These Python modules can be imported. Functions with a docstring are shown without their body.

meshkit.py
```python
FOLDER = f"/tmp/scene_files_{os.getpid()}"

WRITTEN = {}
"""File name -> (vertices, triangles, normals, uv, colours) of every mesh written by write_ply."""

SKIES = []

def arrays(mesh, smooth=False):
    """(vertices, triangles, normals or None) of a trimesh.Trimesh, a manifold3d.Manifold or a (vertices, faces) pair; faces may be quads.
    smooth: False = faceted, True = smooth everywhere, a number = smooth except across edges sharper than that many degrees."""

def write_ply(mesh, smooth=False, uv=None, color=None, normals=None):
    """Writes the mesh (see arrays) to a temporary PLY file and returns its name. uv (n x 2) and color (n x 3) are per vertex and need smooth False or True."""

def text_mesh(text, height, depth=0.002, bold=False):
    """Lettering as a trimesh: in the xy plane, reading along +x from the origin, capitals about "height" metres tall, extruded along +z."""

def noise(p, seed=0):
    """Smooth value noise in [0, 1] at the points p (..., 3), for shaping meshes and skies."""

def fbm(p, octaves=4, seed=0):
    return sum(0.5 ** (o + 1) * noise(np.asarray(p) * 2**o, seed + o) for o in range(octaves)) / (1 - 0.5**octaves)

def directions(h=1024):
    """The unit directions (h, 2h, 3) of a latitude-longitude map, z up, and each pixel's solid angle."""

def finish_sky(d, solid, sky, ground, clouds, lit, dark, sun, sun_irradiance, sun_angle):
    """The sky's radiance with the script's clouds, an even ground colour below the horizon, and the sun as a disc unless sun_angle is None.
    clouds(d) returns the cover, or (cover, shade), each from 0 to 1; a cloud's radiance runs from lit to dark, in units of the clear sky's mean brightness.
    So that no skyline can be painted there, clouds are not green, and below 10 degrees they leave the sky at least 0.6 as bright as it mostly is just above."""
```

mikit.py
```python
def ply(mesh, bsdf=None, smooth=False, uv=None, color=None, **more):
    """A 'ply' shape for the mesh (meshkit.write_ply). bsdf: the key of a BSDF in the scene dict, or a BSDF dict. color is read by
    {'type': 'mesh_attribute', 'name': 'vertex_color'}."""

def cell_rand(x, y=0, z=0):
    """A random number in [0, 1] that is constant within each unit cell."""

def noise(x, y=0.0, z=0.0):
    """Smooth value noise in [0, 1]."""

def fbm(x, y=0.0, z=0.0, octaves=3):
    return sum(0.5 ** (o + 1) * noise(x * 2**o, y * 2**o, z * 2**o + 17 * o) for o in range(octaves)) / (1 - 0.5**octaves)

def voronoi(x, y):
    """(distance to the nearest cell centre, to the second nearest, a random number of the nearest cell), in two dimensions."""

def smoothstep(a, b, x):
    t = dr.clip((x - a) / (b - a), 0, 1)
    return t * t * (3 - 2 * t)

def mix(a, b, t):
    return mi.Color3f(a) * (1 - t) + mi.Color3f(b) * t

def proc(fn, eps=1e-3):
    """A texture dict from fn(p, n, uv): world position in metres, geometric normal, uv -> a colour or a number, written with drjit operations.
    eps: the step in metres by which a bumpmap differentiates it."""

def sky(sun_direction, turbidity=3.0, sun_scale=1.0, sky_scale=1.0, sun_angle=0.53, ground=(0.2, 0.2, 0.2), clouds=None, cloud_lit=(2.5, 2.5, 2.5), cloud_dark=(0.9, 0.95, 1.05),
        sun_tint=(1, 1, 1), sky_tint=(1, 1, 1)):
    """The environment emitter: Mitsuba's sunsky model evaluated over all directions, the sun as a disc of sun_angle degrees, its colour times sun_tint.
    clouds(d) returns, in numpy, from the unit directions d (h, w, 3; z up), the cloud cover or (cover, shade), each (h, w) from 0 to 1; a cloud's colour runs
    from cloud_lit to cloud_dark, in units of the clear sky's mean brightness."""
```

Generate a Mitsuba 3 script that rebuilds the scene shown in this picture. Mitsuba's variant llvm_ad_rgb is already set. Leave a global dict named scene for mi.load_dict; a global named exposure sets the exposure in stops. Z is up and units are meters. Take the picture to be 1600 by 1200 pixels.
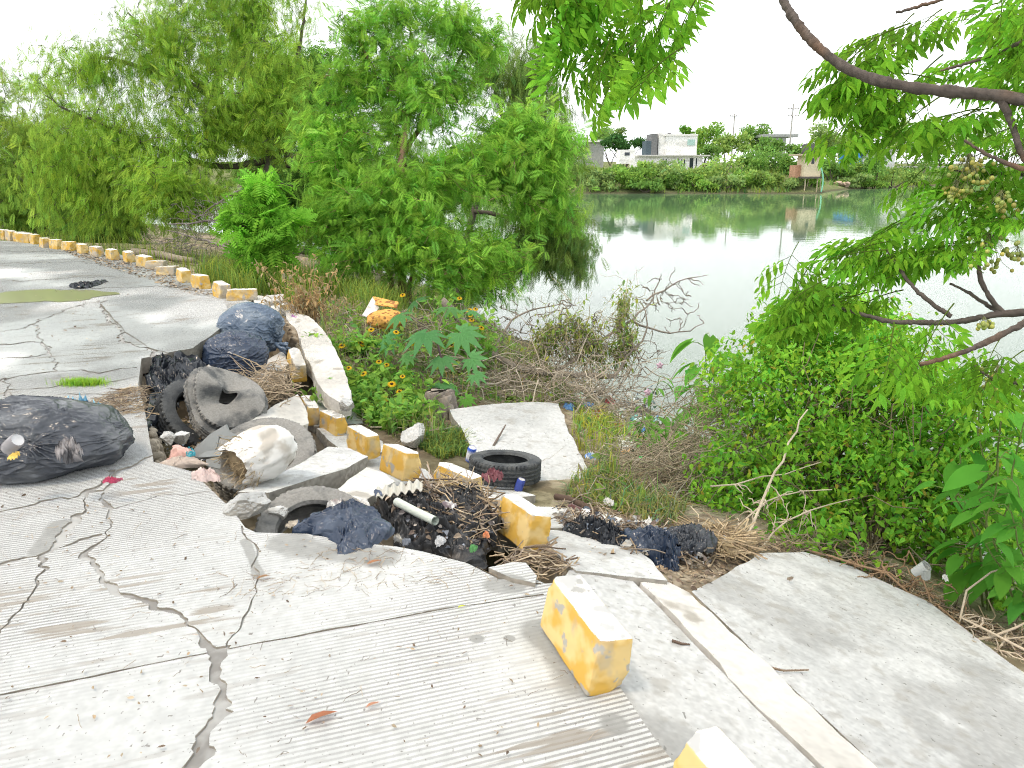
import math, random
import numpy as np, trimesh, shapely, drjit as dr, mitsuba as mi, mikit, meshkit
from shapely.geometry import Polygon, LineString, Point, box as sbox
from shapely.ops import unary_union
from scipy.spatial import cKDTree
from mikit import noise, fbm, smoothstep, mix, proc

# ------------------------------------------------------------------ camera, sky, exposure
EYE, FOC, PITCH = np.array([0, 0, 1.6]), 1200.0, math.atan(338 / 1200)
T = mi.ScalarTransform4f
scene, labels = {}, {}
scene['camera'] = {'type': 'perspective', 'fov': math.degrees(2 * math.atan(800 / FOC)), 'fov_axis': 'x', 'near_clip': 0.05, 'far_clip': 6000.0,
                   'to_world': T().look_at(origin=[0, 0, 1.6], target=[0, math.cos(PITCH), 1.6 - math.sin(PITCH)], up=[0, 0, 1])}
exposure = 2.62


def cloud_cover(d):
    n = meshkit.fbm(np.stack([d[..., 0], d[..., 1], 0 * d[..., 0]], -1) / (np.abs(d[..., 2:3]) + 0.25) * 1.1, 4, 3)
    return np.ones_like(n), np.clip((n - 0.42) * 0.9, 0, 0.25) + 0.5 * np.clip((d[..., 2] - 0.35) / 0.5, 0, 1)


scene['sky'] = mikit.sky((-0.35, -0.25, 0.9), turbidity=4, sun_scale=0.22, sun_angle=14, clouds=cloud_cover, cloud_lit=(2.5, 2.55, 2.6), cloud_dark=(1.5, 1.58, 1.66))

# ------------------------------------------------------------------ names, helpers
CP, SP = math.cos(PITCH), math.sin(PITCH)
FWD, UPV, RGT = np.array([0, CP, -SP]), np.array([0, SP, CP]), np.array([1.0, 0, 0])


def ray(px, py):
    return FWD + RGT * ((px - 800) / FOC) + UPV * ((600 - py) / FOC)


def gd(px, py, d):                                   # surveyed point: sight line of the survey station at that distance
    return EYE + ray(px, py) * d


def gp(px, py, z=0.0):
    r = ray(px, py)
    return EYE + r * ((z - EYE[2]) / r[2])


def numbered(name):
    if name not in scene and name not in labels:
        return name
    i = 1
    while f'{name}_{i:03d}' in scene or f'{name}_{i:03d}' in labels:
        i += 1
    return f'{name}_{i:03d}'


COUNT = {}


def thing(name, label, cat, group=None):
    key = numbered(name)
    labels[key] = {'label': label, 'category': cat}
    if group:
        labels[key]['group'] = group
    return key


def put(key, mesh, bsdf, smooth=False, color=None):
    scene[key] = mikit.ply(mesh, bsdf, smooth=smooth, color=color)
    return key


def part(parent, name, mesh, bsdf, smooth=False, color=None, label=None, stuff=False):
    base = parent + '__' + name
    n = COUNT.get(base, 0)
    COUNT[base] = n + 1
    key = base if n == 0 else f'{base}_{n:03d}'
    put(key, mesh, bsdf, smooth, color)
    if label or stuff:
        labels[key] = {}
        if label:
            labels[key]['label'] = label
        if stuff:
            labels[key]['kind'] = 'stuff'
    return key


def one(name, label, cat, mesh, bsdf, smooth=False, color=None, group=None):
    k = thing(name, label, cat, group)
    return put(k, mesh, bsdf, smooth, color)


def struct(name, mesh, bsdf, smooth=False, color=None):
    labels[name] = {'kind': 'structure'}
    return put(name, mesh, bsdf, smooth, color)


def stuff(name, label, cat, mesh, bsdf, smooth=False, color=None):
    k = thing(name, label, cat)
    labels[k]['kind'] = 'stuff'
    return put(k, mesh, bsdf, smooth, color)


class MB:                                            # collects vertices, triangles and vertex colours of ONE mesh
    def __init__(self):
        self.v, self.f, self.c, self.n = [], [], [], 0

    def add(self, v, f, c=(0.5, 0.5, 0.5)):
        v = np.asarray(v, float)
        f = np.asarray(f, int)
        if f.shape[1] == 4:
            f = np.vstack([f[:, [0, 1, 2]], f[:, [0, 2, 3]]])
        c = np.asarray(c, float)
        if c.ndim == 1:
            c = np.tile(c, (len(v), 1))
        self.v.append(v); self.f.append(f + self.n); self.c.append(c); self.n += len(v)

    def mesh(self):
        return np.vstack(self.v), np.vstack(self.f)

    def color(self):
        return np.clip(np.vstack(self.c), 0, 1)


def rot(yaw=0, pitch=0, roll=0):
    cz, sz, cx, sx, cy, sy = math.cos(yaw), math.sin(yaw), math.cos(pitch), math.sin(pitch), math.cos(roll), math.sin(roll)
    return np.array([[cz, -sz, 0], [sz, cz, 0], [0, 0, 1]]) @ np.array([[1, 0, 0], [0, cx, -sx], [0, sx, cx]]) @ np.array([[cy, 0, sy], [0, 1, 0], [-sy, 0, cy]])


def nrm(a):
    a = np.asarray(a, float)
    return a / np.maximum(np.linalg.norm(a, axis=-1, keepdims=True), 1e-9)


def frame(z, hint=(0, 0, 1)):                        # columns x, y, z with the given z axis
    z = nrm(z)
    h = np.array(hint, float)
    if abs(np.dot(h, z)) > 0.95:
        h = np.array([0, 1.0, 0])
    x = nrm(np.cross(h, z))
    return np.stack([x, np.cross(z, x), z], 1)


def tube(pts, r, k=5, cap=True):
    pts = np.asarray(pts, float)
    n = len(pts)
    r = np.broadcast_to(np.asarray(r, float), (n,))
    t = nrm(np.gradient(pts, axis=0))
    a = np.array([0.31, 0.2, 0.93])
    if abs(t.mean(0) @ a) > 0.8:
        a = np.array([0.9, 0.4, 0.1])
    u = nrm(np.cross(t, a)); w = np.cross(t, u)
    ang = np.arange(k) * 2 * math.pi / k
    v = pts[:, None] + r[:, None, None] * (u[:, None] * np.cos(ang)[None, :, None] + w[:, None] * np.sin(ang)[None, :, None])
    v = v.reshape(-1, 3)
    i, j = np.meshgrid(np.arange(n - 1), np.arange(k), indexing='ij')
    q = np.stack([i * k + j, i * k + (j + 1) % k, (i + 1) * k + (j + 1) % k, (i + 1) * k + j], -1).reshape(-1, 4)
    f = np.vstack([q[:, [0, 1, 2]], q[:, [0, 2, 3]]])
    if cap:
        v = np.vstack([v, pts[:1], pts[-1:]])
        a0, a1 = n * k, n * k + 1
        jj = np.arange(k)
        f = np.vstack([f, np.stack([np.full(k, a0), (jj + 1) % k, jj], 1), np.stack([np.full(k, a1), (n - 1) * k + jj, (n - 1) * k + (jj + 1) % k], 1)])
    return v, f


def spline(pts, n):
    pts = np.asarray(pts, float)
    from scipy.interpolate import CubicSpline, PchipInterpolator
    d = np.r_[0, np.cumsum(np.linalg.norm(np.diff(pts, axis=0), axis=1))]
    return PchipInterpolator(d, pts)(np.linspace(0, d[-1], n))


def wiggle(a, b, rng, n=6, amp=0.1, sag=0.0):
    a, b = np.asarray(a, float), np.asarray(b, float)
    t = np.linspace(0, 1, n)[:, None]
    L = np.linalg.norm(b - a)
    off = rng.normal(0, amp * L, (n, 3)) * np.sin(t * math.pi)
    off = (off + np.roll(off, 1, 0)) / 2 * np.sin(t * math.pi)
    p = a * (1 - t) + b * t + off
    p[:, 2] -= (sag * L * 4 * t * (1 - t))[:, 0]
    return p


def sub_box(size, edge):
    m = trimesh.creation.box(size)
    v, f = trimesh.remesh.subdivide_to_size(m.vertices, m.faces, edge, max_iter=12)
    m = trimesh.Trimesh(v, f)
    m.merge_vertices()
    return m


def rounded_box(size, r, edge, amp=0.0, seed=0, freq=18):
    m = sub_box(size, edge)
    v = np.array(m.vertices); h = np.array(size) / 2
    inner = np.clip(v, -(h - r), h - r)
    dlt = v - inner
    L = np.linalg.norm(dlt, axis=1, keepdims=True)
    v = np.where(L > 1e-9, inner + dlt / np.maximum(L, 1e-9) * r, v)
    if amp:
        v += nrm(v) * ((meshkit.fbm(v * freq, 3, seed) - 0.5) * 2 * amp)[:, None]
    return trimesh.Trimesh(v, m.faces, process=False)


def ico(sub, radii=(1, 1, 1)):
    m = trimesh.creation.icosphere(subdivisions=sub)
    return np.array(m.vertices) * np.array(radii), np.array(m.faces)


# ------------------------------------------------------------------ materials
def rgb(*c):
    return {'type': 'rgb', 'value': list(c)}


VC = {'type': 'mesh_attribute', 'name': 'vertex_color'}


def pr(col, rough=0.9, spec=0.3, **k):
    return {'type': 'twosided', 'bsdf': {'type': 'principled', 'base_color': col, 'roughness': rough, 'specular': spec, **k}}


def bump(b, fn, eps=1e-3, scale=1.0):
    return {'type': 'twosided', 'bsdf': {'type': 'bumpmap', 'arbitrary': {**proc(fn, eps)}, 'scale': scale, 'bsdf': b}}


scene['mat_rough'] = pr(VC, 0.9, 0.2)
scene['mat_semi'] = pr(VC, 0.45, 0.5)
scene['mat_gloss'] = pr(VC, 0.18, 0.5)
scene['mat_bark'] = pr(VC, 0.95, 0.15)
scene['mat_leaf'] = {'type': 'principledthin', 'base_color': VC, 'roughness': 0.5, 'diff_trans': 1.1, 'eta': 1.4}
scene['mat_leaf_dull'] = {'type': 'principledthin', 'base_color': VC, 'roughness': 0.75, 'diff_trans': 0.8, 'eta': 1.3}

GX, GY = 0.947, 0.321                                # along the grooves; across them lies the road's axis


def groove_wave(p):
    wob = (fbm(p.x * 2.1, p.y * 2.1, octaves=2) - 0.5) * 0.012
    q = (p.y * GX - p.x * GY + wob) / 0.021
    return 0.5 + 0.5 * dr.cos(q * 6.28318)


def road_wear(p):
    return smoothstep(0.22, 0.50, fbm(p.x * 0.9 + 7, p.y * 0.9, octaves=3))


DAMP = []
for _a, _b, _w in [((450, 852), (590, 872), .10), ((852, 985), (905, 1070), .075), ((958, 1130), (964, 1136), .045), ((384, 845), (404, 900), .02), ((60, 860), (95, 820), .05), ((742, 998), (746, 999), .022), ((795, 997), (797, 998), .016), ((775, 915), (800, 918), .05)]:
    _p, _q = gp(*_a), gp(*_b)
    DAMP.append((float(_p[0]), float(_p[1]), float(_q[0]), float(_q[1]), _w))


def road_color(p, n, uv):
    big = fbm(p.x * 0.7, p.y * 0.7, 3.0, octaves=3)
    fine = fbm(p.x * 38, p.y * 38, p.z * 38, octaves=3)
    c = mix((0.55, 0.565, 0.555), (0.46, 0.475, 0.47), smoothstep(0.35, 0.7, big))
    c = c * (0.86 + 0.28 * fine)
    g = smoothstep(0.25, 0.9, 1 - groove_wave(p)) * road_wear(p)
    c = mix(c, (0.22, 0.22, 0.215), g * 0.85)
    streak = fbm((p.x * GX + p.y * GY) * 4.0, (p.y * GX - p.x * GY) * 30.0, 5.0, octaves=4)
    patch = smoothstep(0.56, 0.70, fbm(p.x * 1.6 + 3, p.y * 1.6, 1.0, octaves=3))
    c = mix(c, (0.24, 0.21, 0.17), smoothstep(0.56, 0.70, streak) * patch * 0.75)
    c = mix(c, (0.31, 0.30, 0.28), smoothstep(0.70, 0.78, streak) * 0.4)
    rag = fbm(p.x * 5, p.y * 5, 7.0, octaves=4)
    damp = mi.Float(0)
    for (ax, ay, bx, by, w_) in DAMP:
        dx, dy = bx - ax, by - ay
        t = dr.clip(((p.x - ax) * dx + (p.y - ay) * dy) / (dx * dx + dy * dy + 1e-6), 0, 1)
        dd = dr.sqrt(dr.square(p.x - ax - t * dx) + dr.square(p.y - ay - t * dy)) / w_
        damp = dr.maximum(damp, smoothstep(1.25, 0.75, dd + (rag - 0.5) * 1.5))
    c = mix(c, mi.Color3f(0.255, 0.26, 0.25) * (0.85 + 0.3 * fine), damp * 0.85)
    pit = noise(p.x * 95, p.y * 95, 2.0)
    c = mix(c, (0.16, 0.15, 0.14), smoothstep(0.90, 0.97, pit) * 0.8)
    side = smoothstep(0.3, 0.7, n.z)
    agg = noise(p.x * 60, p.y * 60, p.z * 60)
    c = mix(mix((0.36, 0.33, 0.28), (0.22, 0.2, 0.17), agg), c, side)
    # rain-soaked zone of the far lanes
    w = smoothstep(0.46, 0.56, fbm(p.x * 0.55, p.y * 0.42, 9.0, octaves=4) * 0.75 + 0.17 * smoothstep(5.0, 8.5, p.y) + 0.1 * smoothstep(-1.0, -4.0, p.x))
    w = w * smoothstep(4.6, 6.4, p.y - 0.2 * p.x * 0)
    return mix(c, c * mi.Color3f(0.50, 0.53, 0.53), w * 0.85)


def road_bump(p, n, uv):
    g = groove_wave(p) * road_wear(p)
    return g * 0.004 + fbm(p.x * 45, p.y * 45, p.z * 45, octaves=3) * 0.0035


def conc_color(p, n, uv):
    big = fbm(p.x * 1.3, p.y * 1.3, p.z * 1.3, octaves=4)
    fine = fbm(p.x * 55, p.y * 55, p.z * 55, octaves=2)
    c = mix((0.48, 0.49, 0.485), (0.37, 0.38, 0.375), smoothstep(0.38, 0.66, big)) * (0.78 + 0.44 * fine)
    c = mix(c, (0.17, 0.17, 0.16), smoothstep(0.54, 0.68, fbm(p.x * 3.1 + 4, p.y * 3.1, p.z * 3, octaves=4)) * 0.4)
    c = mix(c, (0.24, 0.225, 0.19), smoothstep(0.55, 0.75, fbm(p.x * 14 + 4, p.y * 14, p.z * 14, octaves=4)) * 0.4)
    pit = noise(p.x * 70, p.y * 70, p.z * 70)
    c = mix(c, (0.17, 0.17, 0.16), smoothstep(0.86, 0.95, pit) * 0.8)
    agg = noise(p.x * 50, p.y * 50, p.z * 50 + 5)
    rough = mix((0.36, 0.34, 0.3), (0.19, 0.18, 0.16), agg)
    return mix(rough, c, smoothstep(0.25, 0.6, dr.abs(n.z)))


def conc_bump(p, n, uv):
    return fbm(p.x * 30, p.y * 30, p.z * 30, octaves=4) * 0.008


def plaster_color(p, n, uv):
    big = fbm(p.x * 2, p.y * 2, p.z * 2, octaves=4)
    c = mix((0.56, 0.55, 0.52), (0.44, 0.43, 0.40), smoothstep(0.4, 0.65, big)) * (0.86 + 0.28 * fbm(p.x * 40, p.y * 40, p.z * 40, octaves=2))
    c = mix(c, (0.25, 0.23, 0.19), smoothstep(0.58, 0.70, fbm(p.x * 6, p.y * 6, p.z * 6, octaves=4)) * 0.7)
    return c


def paint_color(p, n, uv):
    f = fbm(p.x * 9, p.y * 9, p.z * 9, octaves=4)
    c = mix((0.58, 0.355, 0.065), (0.66, 0.49, 0.21), smoothstep(0.42, 0.62, f))
    c = mix(c, (0.42, 0.36, 0.25), smoothstep(0.52, 0.68, fbm(p.x * 14 + 3, p.y * 14, p.z * 7, octaves=4)) * 0.6)
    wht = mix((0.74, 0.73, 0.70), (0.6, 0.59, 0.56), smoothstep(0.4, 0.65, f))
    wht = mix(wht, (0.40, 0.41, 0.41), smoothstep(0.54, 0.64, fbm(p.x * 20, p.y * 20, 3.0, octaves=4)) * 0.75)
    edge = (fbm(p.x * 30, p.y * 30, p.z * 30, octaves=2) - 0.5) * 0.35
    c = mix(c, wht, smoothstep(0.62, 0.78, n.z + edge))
    chip = smoothstep(0.64, 0.70, fbm(p.x * 17 + 9, p.y * 13, p.z * 13, octaves=4) + 0.035 * smoothstep(0.6, 0.8, n.z))
    return mix(c, (0.33, 0.33, 0.31), chip * 0.9)


def paint_old_color(p, n, uv):
    c = paint_color(p, n, uv)
    f = fbm(p.x * 5 + 1, p.y * 5, p.z * 5, octaves=4)
    return mix(c, mix((0.5, 0.48, 0.43), (0.3, 0.28, 0.24), f), smoothstep(0.40, 0.60, f) * 0.8)


def fine_bump(p, n, uv):
    return fbm(p.x * 60, p.y * 60, p.z * 60, octaves=3) * 0.003


def soil_color(p, n, uv):
    a = fbm(p.x * 1.1, p.y * 1.1, p.z, octaves=4)
    b = fbm(p.x * 16, p.y * 16, p.z * 16, octaves=4)
    c = mix((0.17, 0.135, 0.095), (0.30, 0.255, 0.19), smoothstep(0.36, 0.64, b))
    c = mix(c, mi.Color3f(0.11, 0.14, 0.05) * (0.6 + 0.8 * b), smoothstep(0.44, 0.58, a + 0.25 * smoothstep(60, 95, p.y)) * (0.45 + 0.4 * smoothstep(60, 95, p.y)))
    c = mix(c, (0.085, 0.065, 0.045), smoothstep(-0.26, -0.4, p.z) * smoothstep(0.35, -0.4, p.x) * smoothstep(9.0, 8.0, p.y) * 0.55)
    wet = smoothstep(-1.2, -1.45, p.z)
    return mix(c, (0.07, 0.06, 0.045), wet * 0.75)


def soil_bump(p, n, uv):
    return fbm(p.x * 14, p.y * 14, p.z * 14, octaves=4) * 0.03


def film_bump(p, n, uv):                             # creases of plastic film
    a = fbm(p.x * 5, p.y * 5, p.z * 5, octaves=2)
    b = noise(p.x * 7 + a * 4, p.y * 7 - a * 4, p.z * 17 + a * 7)
    c = noise(p.x * 30 - a * 5, p.y * 26 + a * 5, p.z * 14)
    return dr.sqrt(dr.abs(b - 0.5) + 0.004) * 0.004 + dr.sqrt(dr.abs(c - 0.5) + 0.02) * 0.0006


def film(c1, c2, rough):
    def col(p, n, uv):
        return mix(c1, c2, smoothstep(0.48, 0.72, fbm(p.x * 6, p.y * 6, p.z * 6, octaves=4)))
    return {'type': 'bumpmap', 'arbitrary': proc(film_bump, 2e-3), 'scale': 1.0, 'bsdf': {'type': 'principled', 'base_color': proc(col), 'roughness': rough, 'specular': 0.6}}


def two(b):
    return {'type': 'twosided', 'bsdf': b}


def bumped(fn_col, fn_bump, rough, spec=0.3, eps=2e-3):
    return two({'type': 'bumpmap', 'arbitrary': proc(fn_bump, eps), 'scale': 1.0, 'bsdf': {'type': 'principled', 'base_color': proc(fn_col), 'roughness': rough, 'specular': spec}})


def rubber_color(p, n, uv):
    f = fbm(p.x * 12, p.y * 12, p.z * 12, octaves=4)
    c = mix((0.045, 0.05, 0.055), (0.085, 0.09, 0.092), smoothstep(0.4, 0.62, f))
    return c * (0.8 + 0.4 * noise(p.x * 120, p.y * 120, p.z * 120))


def dusty_rubber_color(p, n, uv):
    f = fbm(p.x * 9, p.y * 9, p.z * 9, octaves=4)
    c = mix((0.085, 0.09, 0.092), (0.25, 0.245, 0.23), smoothstep(0.36, 0.66, f + 0.16 * dr.maximum(n.z, 0)))
    return c * (0.8 + 0.4 * noise(p.x * 120, p.y * 120, p.z * 120))


def sack_color(p, n, uv):
    f = fbm(p.x * 10, p.y * 10, p.z * 10, octaves=4)
    return mix((0.66, 0.65, 0.62), (0.45, 0.42, 0.37), smoothstep(0.50, 0.68, f))


def sack_bump(p, n, uv):
    return (dr.sin(p.x * 900) * dr.sin(p.z * 900 + p.y * 500)) * 0.0004 + fbm(p.x * 25, p.y * 25, p.z * 25, octaves=3) * 0.006


def water_bump(p, n, uv):
    return fbm(p.x * 0.9, p.y * 2.6, octaves=3) * 0.02 + noise(p.x * 5, p.y * 14) * 0.0016


def wall_color(p, n, uv):
    f = fbm(p.x * 0.8, p.y * 0.8, p.z * 1.5, octaves=4)
    return mix((0.80, 0.80, 0.79), (0.62, 0.62, 0.60), smoothstep(0.45, 0.72, f))


scene['mat_road'] = bumped(road_color, road_bump, 0.8, 0.3)
scene['mat_concrete'] = bumped(conc_color, conc_bump, 0.9, 0.2)
scene['mat_plaster'] = bumped(plaster_color, conc_bump, 0.9, 0.2)
scene['mat_paint'] = bumped(paint_color, fine_bump, 0.65, 0.4)
scene['mat_paint_old'] = bumped(paint_old_color, fine_bump, 0.75, 0.3)
scene['mat_soil'] = bumped(soil_color, soil_bump, 0.95, 0.1, 5e-3)
scene['mat_rubber'] = bumped(rubber_color, fine_bump, 0.7, 0.35)
scene['mat_rubber_dusty'] = bumped(dusty_rubber_color, fine_bump, 0.85, 0.25)
scene['mat_film_grey'] = two(film((0.036, 0.042, 0.054), (0.085, 0.092, 0.102), 0.27))
scene['mat_film_blue'] = two(film((0.020, 0.034, 0.066), (0.055, 0.075, 0.115), 0.25))
scene['mat_film_pale'] = two(film((0.075, 0.11, 0.165), (0.15, 0.19, 0.24), 0.32))
scene['mat_film_dull'] = two(film((0.022, 0.024, 0.028), (0.075, 0.065, 0.055), 0.5))
scene['mat_film_black'] = two(film((0.010, 0.013, 0.019), (0.032, 0.038, 0.048), 0.22))
scene['mat_sack'] = bumped(sack_color, sack_bump, 0.75, 0.3)
scene['mat_water'] = two({'type': 'bumpmap', 'arbitrary': proc(water_bump, 5e-3), 'scale': 0.09, 'bsdf': {'type': 'principled', 'base_color': rgb(0.055, 0.10, 0.05), 'roughness': 0.035, 'specular': 1.0}})
scene['mat_puddle'] = pr(rgb(0.22, 0.225, 0.14), 0.10, 0.5)
scene['mat_wall'] = pr(proc(wall_color), 0.85, 0.2)
scene['mat_window'] = pr(rgb(0.03, 0.04, 0.05), 0.1, 0.5)


def filler_color(p, n, uv):
    c = mix((0.38, 0.385, 0.375), (0.22, 0.215, 0.205), smoothstep(0.3, 0.7, fbm(p.x * 12, p.y * 12, octaves=4)))
    return mix(mix((0.38, 0.35, 0.30), (0.16, 0.145, 0.12), fbm(p.x * 28, p.y * 28, p.z * 40, octaves=3)), c, smoothstep(0.3, 0.7, n.z))


scene['mat_filler'] = bumped(filler_color, fine_bump, 0.85, 0.3)

# ------------------------------------------------------------------ ground plan: kerb line, shore line, pit
BLK = {'B1': ([0.234, 2.261, 0.347, 0.033, 0.116, 0.994], 0.0), 'B2': ([0.032, 3.549, 0.468, -0.073, 0.26, 0.922], -.22), 'B3': ([-0.358, 4.563, 0.861, 0.056, 0.087, 0.838], -.42),
       'B4': ([-0.782, 4.963, 0.586, -0.124, 0.213, 0.965], -.46), 'B5': ([-1.163, 5.642, 0.62, -0.037, 0.058, 0.922], -.55), 'B6': ([-1.554, 6.339, 0.663, -0.041, 0.033, 0.832], -.62),
       'B7': ([-1.837, 6.577, 0.476, 0.085, 0.14, 0.849], -.58), 'B8': ([-2.139, 7.37, 0.431, 0.284, 0.029, 0.94], -.36)}
KERB = np.array([(2.3, -2.6), (1.45, -.6), (.62, 1.35), (.30, 2.25), (.08, 3.55), (-.28, 4.5), (-.72, 5.0), (-1.1, 5.7), (-1.47, 6.3), (-1.75, 6.7), (-2.05, 7.4), (-2.9, 9.0), (-3.83, 10.15), (-4.85, 11.6),
                 (-5.9, 12.95), (-7.64, 14.95), (-9.96, 16.85), (-11.6, 17.7), (-16, 19.6), (-24, 22), (-40, 25), (-90, 31)])
SHORE = np.array([(9, -8), (6.2, 0.2), (4.9, 3.6), (3.7, 6.5), (2.5, 8.8), (1.6, 10.4), (1.0, 11.6), (.6, 13.4), (-.6, 16.1), (-2.7, 21.8), (-8, 32), (-20, 45), (-50, 60), (-110, 75)])


def signed(poly, x, y):                              # + on the right-hand side when walking along the line; also the nearest point's y
    best = np.full(x.shape, 1e18); sgn = np.ones(x.shape); ny = np.zeros(x.shape)
    for (ax, ay), (bx, by) in zip(poly[:-1], poly[1:]):
        dx, dy = bx - ax, by - ay
        t = np.clip(((x - ax) * dx + (y - ay) * dy) / (dx * dx + dy * dy), 0, 1)
        qx, qy = ax + t * dx, ay + t * dy
        d = (x - qx) ** 2 + (y - qy) ** 2
        cr = dx * (y - ay) - dy * (x - ax)
        up = d < best - 1e-12
        best = np.where(up, d, best); sgn = np.where(up, np.where(cr > 0, -1.0, 1.0), sgn); ny = np.where(up, qy, ny)
    return np.sqrt(best) * sgn, ny


def sst(a, b, x):
    t = np.clip((x - a) / (b - a), 0, 1)
    return t * t * (3 - 2 * t)


def sag(y):
    return -0.58 * sst(2.6, 5.4, y) * (1 - sst(6.7, 8.6, y))


PIT_PX = [(855, 900), (780, 905), (730, 880), (662, 862), (620, 854), (560, 848), (480, 834), (400, 832), (383, 824), (362, 795), (345, 780), (322, 757), (300, 737), (268, 728), (240, 722), (238, 706), (234, 690),
          (228, 650), (216, 600), (221, 560), (250, 554), (300, 546), (326, 530), (346, 516), (354, 490), (400, 482)]
PIT_EDGE = np.array([gp(*q)[:2] for q in PIT_PX])
PIT = Polygon(np.vstack([PIT_EDGE, [(-3.2, 9.35)], KERB[11:3:-1] + [.05, 0]])).buffer(0).union(Polygon([gp(852, 912)[:2], gp(905, 908)[:2], (.42, 3.2), (.35, 3.9), (-.6, 4.2), (-.4, 3.2)]))
FARX = np.array([-400, -60, -20, 10, 38, 43, 50, 62, 100, 170, 400]); FARY = np.array([190, 140, 118, 98, 97, 107, 117, 130, 162, 200, 330.0])


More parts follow.
